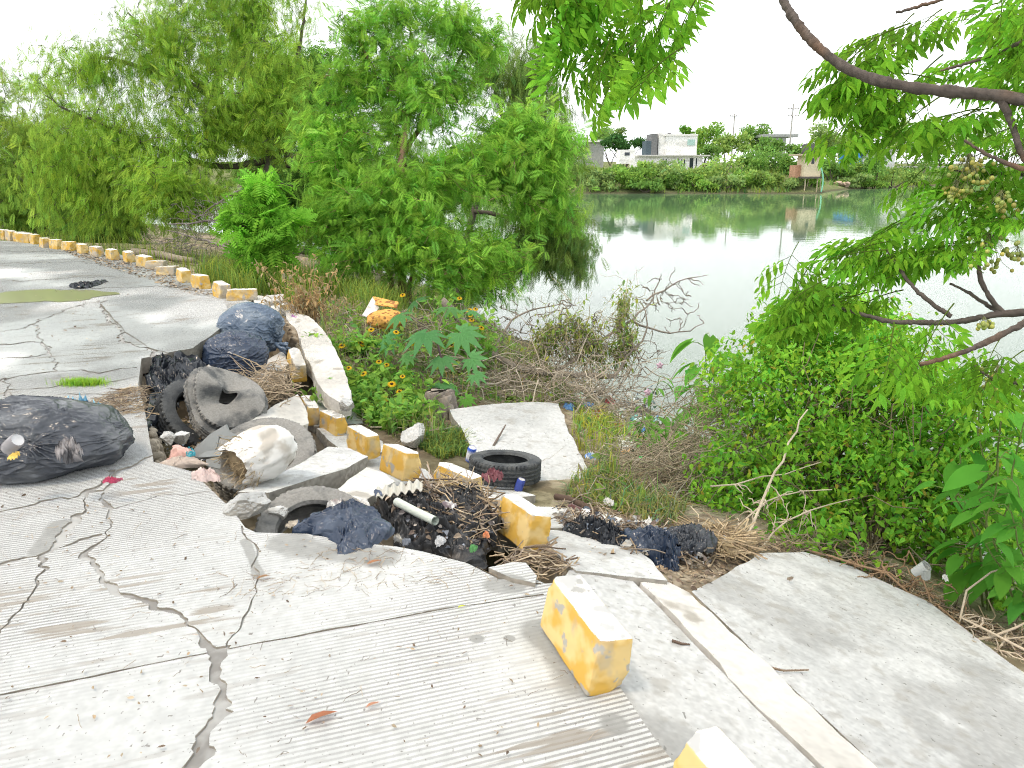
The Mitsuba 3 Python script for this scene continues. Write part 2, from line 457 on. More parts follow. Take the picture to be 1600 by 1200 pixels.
def H(x, y):
    x, y = np.broadcast_arrays(np.asarray(x, float), np.asarray(y, float))
    if x.ndim == 0:
        return float(H(x.reshape(1), y.reshape(1))[0])
    s, ky = signed(KERB, x, y)
    w, _ = signed(SHORE, x, y)
    land = np.maximum(-w, 0)
    a = np.where(s > 0, s / np.maximum(s + land, 1e-6), 0)
    g = np.where(a < .45, .71 * a, .32 + (a - .45) / .55 * .68)
    P3 = np.stack([x, y, 0 * x], -1)
    rough = (meshkit.fbm(P3 * 1.7, 4, 5) - .5)
    z = sag(ky) * (1 - a) - 1.5 * g - .05 + rough * .22 * np.minimum(s, 1.0) * (1 - sst(4.3, 3.8, y)) * (s > 0)
    z = np.where((s > 0) & (y < 5), z + (np.minimum(z, -.25 * s - .10 - .08 * sst(3.2, 3.6, y)) - z) * (1 - sst(2.1, 3.4, s)) * (1 - sst(3.9, 4.9, y)), z)
    z = np.where((w > 0), -1.55 - np.minimum(.9, .3 * w), z)
    road = -.165 + 0 * x
    near = (x > -4.5) & (x < 1.5) & (y > 2) & (y < 10.5) & (s <= 0.02)
    if near.any():
        pts = shapely.points(x[near], y[near])
        ins = shapely.contains(PIT, pts)
        de = shapely.distance(LineString(PIT_EDGE), pts)
        zz = -.165 - .52 * sst(0.0, .16, de) * (1 - .45 * sst(4.9, 4.2, y[near]) * sst(-1.2, -2.0, x[near])) + (meshkit.fbm(P3[near] * 6, 3, 9) - .5) * .16 * sst(0, .3, de)
        r = road[near].copy(); r[ins] = zz[ins]; road[near] = r
    z = np.where(s <= 0, road, z)
    fy = y - np.interp(x, FARX, FARY)
    bank = -1.62 + np.minimum(2.5, .22 * np.maximum(fy, -3)) + .012 * np.maximum(fy - 12, 0) * (fy < 400)
    return np.where((fy > -3) & (w > 0), bank, z)


def axis(parts):
    out = []
    for a, b, st in parts:
        out.append(np.arange(a, b, st))
    return np.unique(np.round(np.concatenate(out), 4))


geo = lambda a, b, n: np.geomspace(a, b, n)
xs = np.r_[-geo(4000, 100, 14), axis([(-95, -20, 2.2), (-20, -4.4, .4), (-4.4, 4.6, .065), (4.6, 20, .5), (20, 125, 2.2)]), geo(130, 4000, 14)]
ys = np.r_[axis([(-14, 1.5, .8), (1.5, 11, .065), (11, 30, .3), (30, 90, 2.5), (90, 175, 1.0)]), geo(178, 5000, 26)]
X, Y = np.meshgrid(xs, ys)
Z = H(X, Y)
ii, jj = np.meshgrid(np.arange(len(ys) - 1), np.arange(len(xs) - 1), indexing='ij')
nx = len(xs)
quad = np.stack([ii * nx + jj, ii * nx + jj + 1, (ii + 1) * nx + jj + 1, (ii + 1) * nx + jj], -1).reshape(-1, 4)
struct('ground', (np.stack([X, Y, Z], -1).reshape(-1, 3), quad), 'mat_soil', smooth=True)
wv = np.array([[-420, -12, -1.5], [460, -12, -1.5], [460, 420, -1.5], [-420, 420, -1.5]], float)
struct('water', (wv, np.array([[0, 1, 2, 3]])), 'mat_water')

# ------------------------------------------------------------------ road: slabs split by joint and cracks
rng = np.random.default_rng(5)
kr = spline(np.c_[KERB, np.zeros(len(KERB))], 260)[:, :2]
lef = kr.copy()
dk = nrm(np.gradient(kr, axis=0))
road_poly = Polygon(np.vstack([kr, (kr + np.c_[-dk[:, 1], dk[:, 0]] * 9.0)[::-1]])).buffer(0)
road_poly = road_poly.difference(PIT).intersection(sbox(-60, -2.5, 3, 34))
if road_poly.geom_type != 'Polygon':
    road_poly = max(road_poly.geoms, key=lambda g: g.area)


def crack(px, w0, w1, seed, jit=.012):
    p = np.array([gp(*q)[:2] for q in px])
    L = np.r_[0, np.cumsum(np.linalg.norm(np.diff(p, axis=0), axis=1))]
    n = max(8, int(L[-1] / .035))
    n *= 1 + (p[:, 1].max() < 4.5)
    t = np.linspace(0, L[-1], n)
    q = np.c_[np.interp(t, L, p[:, 0]), np.interp(t, L, p[:, 1])]
    P3 = np.c_[q * 9, np.full(n, seed)]
    q = q + np.c_[meshkit.fbm(P3, 3, seed) - .5, meshkit.fbm(P3 + 50, 3, seed) - .5] * jit * 5
    wn = meshkit.fbm(np.c_[q * 6, np.full(n, seed + 9.0)], 2, seed)
    ws = w0 + (w1 - w0) * np.clip((wn - .3) / .4, 0, 1) 
    tn = nrm(np.gradient(q, axis=0)); nn = np.c_[-tn[:, 1], tn[:, 0]]
    k1 = .25 + 1.5 * meshkit.noise(np.c_[q * 60, np.full(n, seed + .5)], seed) ** 1.5
    k2 = .25 + 1.5 * meshkit.noise(np.c_[q * 60, np.full(n, seed + 20.5)], seed + 1) ** 1.5
    a, b = q + nn * (ws * k1)[:, None], q - nn * (ws * k2)[:, None]
    return unary_union([Polygon([a[i], a[i + 1], b[i + 1], b[i]]).buffer(.0008, resolution=1) for i in range(n - 1)])


CR = [([(-300, 1142), (30, 1080), (350, 1015), (700, 950), (850, 929)], .003, .006, .0015),
      ([(296, 1230), (320, 1165), (345, 1090), (335, 1050), (352, 1016)], .006, .034, .02),
      ([(352, 1018), (318, 1000), (290, 968), (232, 935), (190, 920), (150, 895), (140, 870), (156, 840), (170, 800), (158, 770), (176, 745), (200, 730), (238, 712)], .003, .020, .02),
      ([(352, 1015), (375, 960), (405, 900), (395, 850), (384, 822)], .002, .008, .016),
      ([(-60, 1050), (0, 1005), (30, 955), (60, 890), (95, 832), (130, 790), (178, 735)], .004, .030, .03),
      ([(-120, 905), (0, 882), (60, 870), (122, 846), (160, 832)], .004, .016, .02), ([(-140, 830), (0, 800), (110, 775), (158, 768)], .004, .012, .02),
      ([(176, 795), (250, 775), (350, 766)], .002, .005, .01), ([(754, 884), (800, 902), (845, 911)], .004, .01, .01),
      ([(-250, 545), (0, 518), (41, 512), (56, 501), (120, 478), (160, 470)], .01, .03, .05), ([(-250, 560), (0, 539), (62, 533), (77, 546), (71, 556), (0, 562), (-250, 590)], .008, .025, .04),
      ([(-250, 610), (0, 595), (28, 587), (90, 579), (120, 580), (160, 582), (222, 572)], .006, .02, .03), ([(6, 590), (5, 598), (15, 608), (66, 608), (94, 602), (160, 598), (212, 589)], .004, .015, .02),
      ([(90, 579), (77, 548), (62, 533), (54, 505)], .004, .012, .02), ([(158, 470), (162, 490), (188, 520), (190, 532), (228, 544), (246, 558)], .006, .025, .03),
      ([(-250, 480), (0, 460), (38, 456), (94, 452), (250, 447), (370, 462)], .01, .03, .05), ([(-250, 452), (0, 440), (84, 436), (180, 432)], .01, .03, .05), ([(-250, 640), (0, 628), (100, 615), (222, 618)], .005, .015, .02),
      ([(-220, 420), (0, 412), (120, 409), (246, 425)], .012, .03, .05), ([(15, 608), (8, 640), (-40, 690)], .005, .03, .02), ([(-200, 395), (0, 392), (140, 394)], .012, .03, .05)]
cracks = unary_union([crack(c, a, b, k, j) for k, (c, a, b, j) in enumerate(CR)])
pieces = [g for g in getattr(road_poly.difference(cracks), 'geoms', [road_poly]) if g.area > 2e-4]


def extrude(poly, top, thick):
    m = trimesh.creation.extrude_polygon(poly, thick, engine='earcut')
    m.apply_translation([0, 0, top - thick])
    return m


base_poly = road_poly.buffer(-.004)
struct('road', extrude(base_poly if base_poly.geom_type == 'Polygon' else max(base_poly.geoms, key=lambda g: g.area), -.009, .13), 'mat_filler')
pieces.sort(key=lambda g: -g.area)
small = []
for k, g in enumerate(pieces):
    g = g.simplify(.002)
    if g.is_empty or g.geom_type != 'Polygon':
        continue
    if g.area < .004:
        small.append(extrude(g, .0, .02)); continue
    m = extrude(g, 0, .022)
    c = g.centroid
    v = np.array(m.vertices)
    tilt = rng.normal(0, .0016, 2)
    v[:, 2] += np.clip((v[:, 0] - c.x) * tilt[0] + (v[:, 1] - c.y) * tilt[1], -.005, .006) * (k > 0) * sst(0, 1.5, g.area * 4)
    part('road', 'slab', trimesh.Trimesh(v, m.faces, process=False), 'mat_road')
if small:
    part('road', 'fragment', trimesh.util.concatenate(small), 'mat_road', stuff=True)

# ------------------------------------------------------------------ sloping concrete apron beside the road (its own plane falling towards the water)
AO, AN, AD = np.array([.31, 2.0]), np.array([.92, .39]), np.array([-.39, .92])


def apron_point(px, py, off=0.0, slope=.25):         # the surveyed point on the apron plane
    r = ray(px, py)
    k = np.r_[AN * slope, 1.0]                        # slope*s + z = off
    o = EYE - np.r_[AO, off]
    return EYE + r * (-(k @ o) / (k @ r))


def plate(key_parent, name, pts, thick, bsdf, seed=0, edge=.06, amp=.006, rag=.02, as_thing=None, label=None):
    """A broken concrete plate: outline in 3-D (nearly flat), ragged edges, thickness below."""
    pts = np.asarray(pts, float)
    c = pts.mean(0)
    _, _, vt = np.linalg.svd(pts - c)
    n = vt[2] * (1 if vt[2][2] > 0 else -1)
    x = nrm(vt[0] - n * (vt[0] @ n)); y = np.cross(n, x)
    ring = np.c_[(pts - c) @ x, (pts - c) @ y]
    ls = LineString(np.vstack([ring, ring[:1]])).segmentize(edge)
    q = np.array(ls.coords)[:-1]
    P3 = np.c_[q * 7, np.full(len(q), seed * 3.7)]
    q = q + np.c_[meshkit.fbm(P3, 4, seed) - .5, meshkit.fbm(P3 + 31, 4, seed) - .5] * 2 * rag
    poly = Polygon(q).buffer(0)
    if poly.geom_type != 'Polygon':
        poly = max(poly.geoms, key=lambda g: g.area)
    m = trimesh.creation.extrude_polygon(poly, thick, engine='earcut')
    v, f = trimesh.remesh.subdivide_to_size(m.vertices, m.faces, edge * 1.5, max_iter=9)
    m = trimesh.Trimesh(v, f); m.merge_vertices()
    v = np.array(m.vertices)
    d = meshkit.fbm(np.c_[v * 9] + seed, 4, seed) - .5
    top = v[:, 2] > thick - 1e-4
    vn = np.array(m.vertex_normals)
    v = v + vn * (d * np.where(top, amp, amp * 5))[:, None]
    v[:, 2] -= thick
    w = c + v[:, :1] * x + v[:, 1:2] * y + v[:, 2:] * n
    mesh = trimesh.Trimesh(w, m.faces, process=False)
    if as_thing:
        return one(name, as_thing[0], as_thing[1], mesh, bsdf, 28, group=as_thing[2] if len(as_thing) > 2 else None)
    return part(key_parent, name, mesh, bsdf, 28, label=label)


def chunk(center, size, seed, bsdf, yaw=0, **k):
    v, f = ico(4)
    rngc = np.random.default_rng(seed)
    pl = nrm(rngc.normal(size=(13, 3)))
    h = rngc.uniform(.45, .85, 13)
    for p_, h_ in zip(pl, h):                         # broken faces
        d = v @ p_ - h_
        v = v - np.maximum(d, 0)[:, None] * p_
    v = v + nrm(v) * ((meshkit.fbm(v * 3 + seed, 3, seed) - .5) * .14 + (meshkit.fbm(v * 9 + seed, 3, seed + 1) - .5) * .12)[:, None]
    v = v * np.array(size) @ rot(yaw).T + center
    return v, f


labels['apron'] = {'kind': 'structure'}
sh = [apron_point(*q) for q in [(978, 1094), (1036, 1190), (1120, 1330), (1400, 1330), (1280, 1205), (1180, 1105), (1065, 985), (985, 905), (935, 893), (890, 890), (880, 905)]]
plate('apron', 'shoulder_slab', sh, .14, 'mat_concrete', 3, .05, .005, .014)
bd = [apron_point(*q, off=.004) for q in [(1003, 910), (1035, 906), (1078, 924), (1170, 1012), (1280, 1115), (1378, 1205), (1490, 1330), (1410, 1330), (1290, 1206), (1190, 1108), (1075, 988)]]
plate('apron', 'edge_band', bd, .12, 'mat_plaster', 4, .04, .005, .03)
sl = [apron_point(*q, off=-.035) for q in [(1080, 924), (1130, 900), (1188, 864), (1255, 862), (1330, 885), (1450, 940), (1600, 1052), (1750, 1190), (1900, 1340), (1500, 1340), (1372, 1200), (1275, 1110)]]
plate('apron', 'slope_slab', sl, .14, 'mat_concrete', 6, .07, .006, .016)
# sunken strip of the shoulder further along, broken into pieces
def kpt(u, s, dz=0.0):                                 # point by distance along the kerb line from the near end, and offset to the right of it
    L = np.r_[0, np.cumsum(np.linalg.norm(np.diff(KERB, axis=0), axis=1))]
    p = np.array([np.interp(u, L, KERB[:, 0]), np.interp(u, L, KERB[:, 1])])
    a = np.array([np.interp(u + .1, L, KERB[:, 0]), np.interp(u + .1, L, KERB[:, 1])])
    d = nrm(a - p); nn = np.array([d[1], -d[0]])
    q = p + nn * s
    return np.r_[q, sag(p[1]) - .22 * max(s, 0) + dz]


KL = np.r_[0, np.cumsum(np.linalg.norm(np.diff(KERB, axis=0), axis=1))]
uy = lambda y: float(np.interp(y, KERB[:, 1], KL))
for k, (y0, y1, s0, s1, dz) in enumerate([(2.96, 3.62, .10, .52, -.03), (3.68, 4.42, -.10, .80, .0), (4.48, 5.05, -.16, .55, .02), (5.12, 5.75, -.2, .28, -.012), (5.8, 6.45, -.16, .26, -.01), (6.5, 7.1, -.15, .3, .0)]):
    a, b = uy(y0), uy(y1)
    plate('apron', 'sunken_slab', [kpt(a, s0, dz), kpt((a + b) / 2, s0 - .03, dz), kpt(b, s0, dz), kpt(b, s1, dz), kpt((a + b) / 2, s1 + .04, dz), kpt(a, s1, dz)], .13, 'mat_concrete', 11 + k, .05, .006, .02)


def dl(px, py):                                       # distance by row along the pale strip behind the pit
    return float(np.interp(py, [470, 600, 655], [9.3, 7.0, 6.35]))


plate('apron', 'plaster_strip', [gd(x, y, dl(x, y)) for x, y in [(446, 482), (482, 492), (505, 515), (522, 545), (545, 592), (548, 622), (530, 628), (512, 618), (498, 600), (478, 560), (462, 515), (448, 500)]], .16, 'mat_plaster', 21, .06, .012, .03)
plate('apron', 'plaster_strip', [gd(x, y, d) for x, y, d in [(392, 462, 9.9), (412, 462, 9.9), (450, 474, 9.5), (478, 490, 9.2), (440, 486, 9.1), (400, 480, 9.35)]], .12, 'mat_plaster', 22, .06, .02, .04)

# ------------------------------------------------------------------ kerb blocks
BS = rounded_box((1, 1, 1), .03, .08)


def block_mesh(seed, taper=.8, dims=(.15, .40, .20), amp=.004):
    m = rounded_box(dims, .010, .026, amp, seed, 22)
    v = np.array(m.vertices)
    v[:, 2] += dims[2] / 2
    v[:, 0] *= 1 - (1 - taper) * v[:, 2:3][:, 0] / dims[2]
    rr = np.random.default_rng(seed)
    for _ in range(5):                               # chipped corners
        c = np.array([rr.choice([-1, 1]) * dims[0] / 2, rr.choice([-1, 1]) * dims[1] / 2, rr.choice([0.05, .95]) * dims[2]])
        d = np.linalg.norm(v - c, axis=1)
        R = rr.uniform(.035, .075)
        v += (np.array([0, 0, dims[2] / 2]) - c) / .25 * (np.maximum(R - d, 0) * .42)[:, None]
    return v, np.array(m.faces)


BL = {'B1': 'largest yellow kerb block, standing alone on the road edge in the foreground', 'B2': 'yellow kerb block with vertical crack beside the black plastic debris',
      'B3': 'long low yellow kerb block in front of the flat black tyre', 'B4': 'yellow kerb block behind the white broken slab, left of the block facing the tyre',
      'B5': 'yellow kerb block to the right of the tilted pit plate', 'B6': 'short yellow kerb block right of the arching tyre', 'B7': 'tilted yellow kerb block with a worn grey top behind the tyres',
      'B8': 'pale kerb block with yellow end face on the white plaster strip'}
for k, ((x, y, yaw, pi_, ro, sc), z) in BLK.items():
    v, f = block_mesh(int(k[1]) * 3)
    v = (v * sc) @ rot(yaw, pi_, ro).T + [x, y, z]
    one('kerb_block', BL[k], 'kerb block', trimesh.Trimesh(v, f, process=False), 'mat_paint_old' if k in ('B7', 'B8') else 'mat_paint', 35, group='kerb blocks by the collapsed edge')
v, f = block_mesh(91)
v = v @ rot(.40, .02, .05).T + [.548, 1.485, .0]
one('kerb_block', 'kerb block with worn bare top cut off by the bottom of the frame', 'kerb block', trimesh.Trimesh(v, f, process=False), 'mat_paint', 35, group='kerb blocks by the collapsed edge')
ORD = ['first', 'second', 'third', 'fourth', 'fifth', 'sixth', 'seventh', 'eighth', 'ninth', 'tenth', 'eleventh', 'twelfth', 'thirteenth', 'fourteenth', 'fifteenth', 'sixteenth', 'seventeenth', 'eighteenth', 'nineteenth']
FARB = [(14, 199), (49, 204), (88, 210), (112, 214), (150, 219), (190, 234), (238, 240), (291, 248), (348, 259), (406, 271), (472, 284), (541, 294), (608, 314), (657, 324), (703, 349), (770, 376), (838, 403), (925, 440), (1010, 452)]
fpos = [gp(x * .375, 300 + y * .375 - 1.5) for x, y in FARB]
for k, p in enumerate(fpos):
    q = fpos[min(k + 1, len(fpos) - 1)] - fpos[max(k - 1, 0)]
    yaw = math.atan2(q[1], q[0]) + math.pi / 2 + rng.normal(0, .12)
    broken = k in (13, 14, 18)
    v, f = block_mesh(40 + k, .85, (.16, .38, .20 * (.75 if broken else 1)), .018 if broken else .004)
    sc = np.clip(float(p[1]) / 16, .95, 1.12)
    v = (v * sc) @ rot(yaw + (.6 if broken else 0), rng.normal(0, .03), rng.normal(0, .04)).T + p + [0, 0, -.01]
    lab = f'{ORD[k]} kerb block counted from the left end of the far curved row' + (', broken and whitish' if broken else '')
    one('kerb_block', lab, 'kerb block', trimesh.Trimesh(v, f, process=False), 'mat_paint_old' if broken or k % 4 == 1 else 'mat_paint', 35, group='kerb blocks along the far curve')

# ------------------------------------------------------------------ broken plates and rubble in the pit
plate(None, 'broken_slab', [gd(x, y, d) for x, y, d in [(372, 772, 4.0), (430, 742, 4.35), (468, 722, 4.65), (512, 697, 5.15), (545, 702, 5.15), (574, 717, 4.95), (540, 728, 4.6), (470, 752, 4.25), (420, 772, 4.02)]], .12, 'mat_concrete', 31, .04, .006, .015,
      as_thing=('thick tilted concrete plate in the pit carrying the white sack', 'concrete slab'))
plate(None, 'broken_slab', [gd(x, y, d) for x, y, d in [(527, 768, 4.15), (548, 748, 4.45), (572, 727, 4.8), (600, 742, 4.75), (616, 752, 4.6), (592, 770, 4.25), (566, 782, 4.05)]], .10, 'mat_plaster', 33, .04, .006, .015,
      as_thing=('white triangular concrete slab below the tilted plate', 'concrete slab'))
plate(None, 'broken_slab', [gd(x, y, d) for x, y, d in [(702, 640, 7.2), (770, 630, 7.5), (838, 624, 7.7), (872, 634, 7.7), (897, 690, 6.7), (926, 750, 5.9), (912, 768, 5.65), (850, 764, 5.6), (775, 748, 5.75), (740, 705, 6.3)]], .16, 'mat_concrete', 35, .07, .012, .04,
      as_thing=('large pale broken slab leaning on the bank behind the flat tyre', 'concrete slab'))
plate(None, 'broken_slab', [gd(x, y, d) for x, y, d in [(345, 600, 7.1), (398, 575, 7.5), (440, 545, 8.0), (446, 556, 7.9), (452, 572, 7.6), (400, 592, 7.1)]], .1, 'mat_plaster', 37, .05, .008, .02,
      as_thing=('dirty white slab sloping under the two blue-black bags', 'concrete slab'))
plate(None, 'broken_slab', [gd(x, y, d) for x, y, d in [(385, 665, 5.6), (430, 632, 6.1), (466, 612, 6.5), (476, 640, 6.3), (482, 664, 6.0), (440, 672, 5.6)]], .1, 'mat_plaster', 39, .05, .008, .02,
      as_thing=('white slab between the arching tyre and the worn tilted block', 'concrete slab'))
plate(None, 'broken_slab', [gd(x, y, d) for x, y, d in [(316, 590, 6.9), (330, 548, 7.5), (334, 540, 7.6), (322, 588, 6.8)]], .05, 'mat_plaster', 40, .05, .008, .01,
      as_thing=('narrow pale slab on edge left of the blue-black bags', 'concrete slab'))
plate(None, 'broken_slab', [gp(x, y, .0) + [0, 0, dz] for x, y, dz in [(158, 478, .03), (240, 472, .05), (320, 470, .06), (352, 478, .06), (356, 492, .05), (347, 516, .03), (326, 531, .02), (300, 546, .012), (262, 552, .008), (232, 543, .01), (196, 520, .012)]], .15, 'mat_road', 44, .09, .004, .02,
      as_thing=('white road slab overhanging the far rim of the pit', 'concrete slab'))
plate(None, 'broken_slab', [gp(x, y, .02) for x, y in [(762, 886), (800, 878), (822, 880), (840, 900), (838, 911), (800, 903)]], .1, 'mat_road', 46, .03, .004, .008, as_thing=('small loose corner of road slab left of the foreground block', 'concrete slab'))
for k, (px, py, d, sz, lab) in enumerate([(385, 788, 3.75, (.13, .10, .085), 'rough grey concrete lump at the near rim beside the half buried tyre'), (262, 684, 4.9, (.06, .07, .05), 'grey rubble lump in the pit left of the upright tyre'),
                                          (285, 682, 5.0, (.07, .06, .05), 'small rubble lump at the foot of the upright tyre'), (428, 800, 3.9, (.07, .07, .05), 'small lump between the plate and the half buried tyre'),
                                          (650, 680, 6.4, (.14, .12, .1), 'bluish grey stone among the weeds behind the kerb blocks'), (545, 632, 6.6, (.09, .08, .07), 'rubble lump at the end of the plaster strip'), (430, 470, 9.5, (.13, .15, .12), 'white rubble lump where the far row of blocks ends'),
                                          (448, 486, 9.1, (.14, .12, .1), 'second white rubble lump behind the upper bag')]):
    v, f = chunk(gd(px, py, d), sz, 60 + k, None, k)
    one('concrete_lump', lab, 'rubble', (v, f), 'mat_concrete' if k not in (6, 7) else 'mat_plaster', 14)
# gravel and dirt on the pit floor (nobody could count it)
mb = MB()
r1 = np.random.default_rng(8)
iv, if_ = ico(1)
for _ in range(520):
    px, py = r1.uniform(236, 345), r1.uniform(672, 742)
    p = gp(px, py, -.22)
    if not PIT.contains(Point(p[0], p[1])):
        continue
    z = float(H(p[0], p[1]))
    s = r1.uniform(.012, .04)
    mb.add(iv * r1.uniform(.6, 1.2, 3) * s @ rot(r1.uniform(0, 6)).T + [p[0], p[1], z + s * .4], if_, np.array([.33, .29, .23]) * r1.uniform(.6, 1.3))
stuff('gravel', 'brown and pale gravel spilled on the pit floor', 'gravel', mb.mesh(), 'mat_rough', False, mb.color())

# ------------------------------------------------------------------ tyres
def tyre(name, label, center, ax, R=.30, w=.18, seed=0, deform=None, dusty=False, spin=0.0, rr=.62):
    N = 150
    rim = R * rr
    # outline from one bead over the outer skin to the other bead, then the inner skin back
    tw = w * .42
    outer = [(rim, -w * .36), (rim + .012, -w * .47), (rim + (R - rim) * .35, -w * .5), (rim + (R - rim) * .72, -w * .49), (R - .014, -w * .455), (R - .004, -tw)]
    gr = []
    for g in (-.6, -.2, .2, .6):
        g0 = g * tw
        gr += [(R, g0 - .009), (R - .014, g0 - .007), (R - .014, g0 + .007), (R, g0 + .010)]
    outer += [(R, -tw + .004)] + gr + [(R, tw - .004), (R - .004, tw)]
    n_tr0, n_tr1 = 4, len(outer)
    outer += [(R - .014, w * .455), (rim + (R - rim) * .72, w * .49), (rim + (R - rim) * .35, w * .5), (rim + .012, w * .47), (rim, w * .36)]
    inner = [(rim + .006, w * .33), (rim + (R - rim) * .4, w * .44), (R - .03, w * .40), (R - .02, 0), (R - .03, -w * .40), (rim + (R - rim) * .4, -w * .44), (rim + .006, -w * .33)]
    pr_ = np.array(outer + inner)
    M = len(pr_)
    a = np.arange(N) * 2 * math.pi / N
    rad = np.tile(pr_[:, 0], (N, 1)); hh = np.tile(pr_[:, 1], (N, 1))
    blk = (np.arange(N) % 3 == 0)
    tr = (pr_[:, 0] > R - .006)
    sh_ = tr & (np.abs(pr_[:, 1]) > tw * .7)
    rad[np.ix_(blk, sh_)] -= .011                    # shoulder sipes
    rad[np.ix_(np.arange(N) % 5 == 0, tr)] -= .007   # cross grooves
    lug = (np.arange(N) % 2 == 0)
    mid = (pr_[:, 0] > R - .02) & (pr_[:, 0] <= R - .006) & (np.abs(pr_[:, 1]) > tw)
    rad[np.ix_(lug, mid)] += .003
    v = np.stack([rad * np.cos(a)[:, None], rad * np.sin(a)[:, None], hh], -1).reshape(-1, 3)
    if deform is not None:
        v = deform(v)
    i, j = np.meshgrid(np.arange(N), np.arange(M), indexing='ij')
    q = np.stack([i * M + j, ((i + 1) % N) * M + j, ((i + 1) % N) * M + (j + 1) % M, i * M + (j + 1) % M], -1)
    F = frame(ax)
    v = v @ rot(spin).T @ F.T + center
    k = thing(name, label, 'tyre')
    m = 'mat_rubber_dusty' if dusty else 'mat_rubber'

    def pick(cols, nm):
        qq = q[:, cols].reshape(-1, 4)
        u, inv = np.unique(qq, return_inverse=True)
        part(k, nm, (v[u], inv.reshape(-1, 4)), m, 32)
    pick(list(range(n_tr0, n_tr1)), 'tread')
    pick(list(range(0, n_tr0)), 'sidewall')
    pick(list(range(n_tr1, len(outer) - 1)), 'sidewall')
    pick(list(range(len(outer) - 1, M)), 'lining')
    return k


def cam(r, u, t):                                     # direction given as right / up / towards the viewer
    return RGT * r + UPV * u - FWD * t


tyre('tyre', 'black car tyre lying flat behind the kerb blocks on the bank', gd(789, 731, 5.6), np.array([.05, .13, 1.0]), .264, .165, 1)
tyre('tyre', 'lower of the two stacked grey tyres, its tread facing left in the pit', gd(308, 652, 5.95), cam(.66, .56, .50), .315, .19, 2, dusty=False)


def squash(v):
    x = v[:, 0:1]; y = v[:, 1:2]; z = v[:, 2:3]
    th = np.arctan2(y, x)
    dent = np.exp(-((th - 1.0) ** 2) / .35)
    k = 1 - .20 * dent
    zz = z * (1 - .2 * dent) - .05 * dent + .05 * np.sin(2 * th + .6)
    lean = np.where(z > 0, 1, .4)
    return np.c_[x * k * (1 - .12 * (z > .04)), y * k * (1 - .12 * (z > .04)), zz - .03 * dent * lean]


tyre('tyre', 'crumpled dusty tyre with a dented sidewall on top of the stack in the pit', gd(350, 626, 5.80), cam(.60, .56, .57), .315, .20, 3, squash, True, 2.0, .20)
tyre('tyre', 'large dusty tyre arching out of the pit behind the white sack', gd(414, 722, 5.15), cam(.04, .74, .67), .345, .2, 4, None, True)
tyre('tyre', 'half buried grey tyre at the near rim left of the blue plastic bag', gd(492, 846, 3.92), cam(.24, .70, .67), .30, .185, 5, None, True)

# ------------------------------------------------------------------ bags
def bag(center, radii, seed, yaw=0.0, tilt=0.0, knot=None, sub=6, flat=None, lump=.16, fold=.05, spread=.25, pinch=4, lean=0.0):
    """A filled film bag: lobes, taut facets over what is inside, and folds that run together at the knot and at a few pinched spots."""
    v, f = ico(sub)
    d0 = v.copy()
    rb = np.random.default_rng(seed * 13 + 1)
    for p_, h_ in zip(nrm(rb.normal(size=(16, 3))), rb.uniform(.86, 1.0, 16)):
        v = v - np.maximum(v @ p_ - h_, 0)[:, None] * p_ * .85
    v = v * (1 + lump * 2.2 * (meshkit.fbm(d0 * 1.3 + seed * 7.1, 2, seed) - .5))[:, None]
    kd = nrm(np.array(knot if knot is not None else (0.3, .2, 1.0)))
    pins = [(kd, 11, 1.5, .9)] + [(nrm(rb.normal(size=3) + [0, -.3, .5]), int(rb.integers(7, 12)), rb.uniform(.5, .9), rb.uniform(.35, .65)) for _ in range(pinch)]
    out = np.zeros(len(v))
    warp = meshkit.fbm(d0 * 2.2 + seed, 2, seed + 5) - .5
    for kq, m_, amp_, fall in pins:
        F = frame(kq)
        th = np.arccos(np.clip(d0 @ kq, -1, 1))
        az = np.arctan2(d0 @ F[:, 1], d0 @ F[:, 0]) + warp * 1.6
        w1 = np.abs(np.sin(az * m_ * .5 + rb.uniform(0, 6) + 1.2 * np.sin(az * 2 + rb.uniform(0, 6))))
        w2 = np.abs(np.sin(az * m_ * 1.1 + rb.uniform(0, 6) + 2 * np.sin(az * 3)))
        env = np.exp(-th / fall) * sst(0, .12, th)
        out += amp_ * env * ((1 - w1) ** 1.6 + .45 * (1 - w2) ** 2 - .35)
        out -= .9 * amp_ * np.exp(-(th / .10) ** 2) * (kq is not kd)
    g1 = np.abs(meshkit.noise(d0 * np.array([2.5, 3.2, 7.0]) + warp[:, None] * 3 + seed, seed + 2) - .5)
    g2 = np.abs(meshkit.noise(d0 * np.array([9, 6, 5.0]) - warp[:, None] * 4 + seed, seed + 3) - .5)
    out += .55 * np.maximum(.16 - g1, 0) / .16 * .5 + .25 * np.maximum(.12 - g2, 0) / .12 * .5
    v = v + nrm(v) * (out * fold * 1.5)[:, None]
    v = v * np.array(radii)
    v[:, 2] *= 1 - lean * v[:, 0] / radii[0] * (v[:, 2] > 0)
    v = v @ rot(yaw, tilt).T
    if flat is not None:
        low = v[:, 2] < flat
        over = flat - v[low, 2]
        v[low, 2] = flat - over * .06
        v[low, :2] *= (1 + spread * np.minimum(over / radii[2], 1) * .35)[:, None]
    return v + np.asarray(center), f


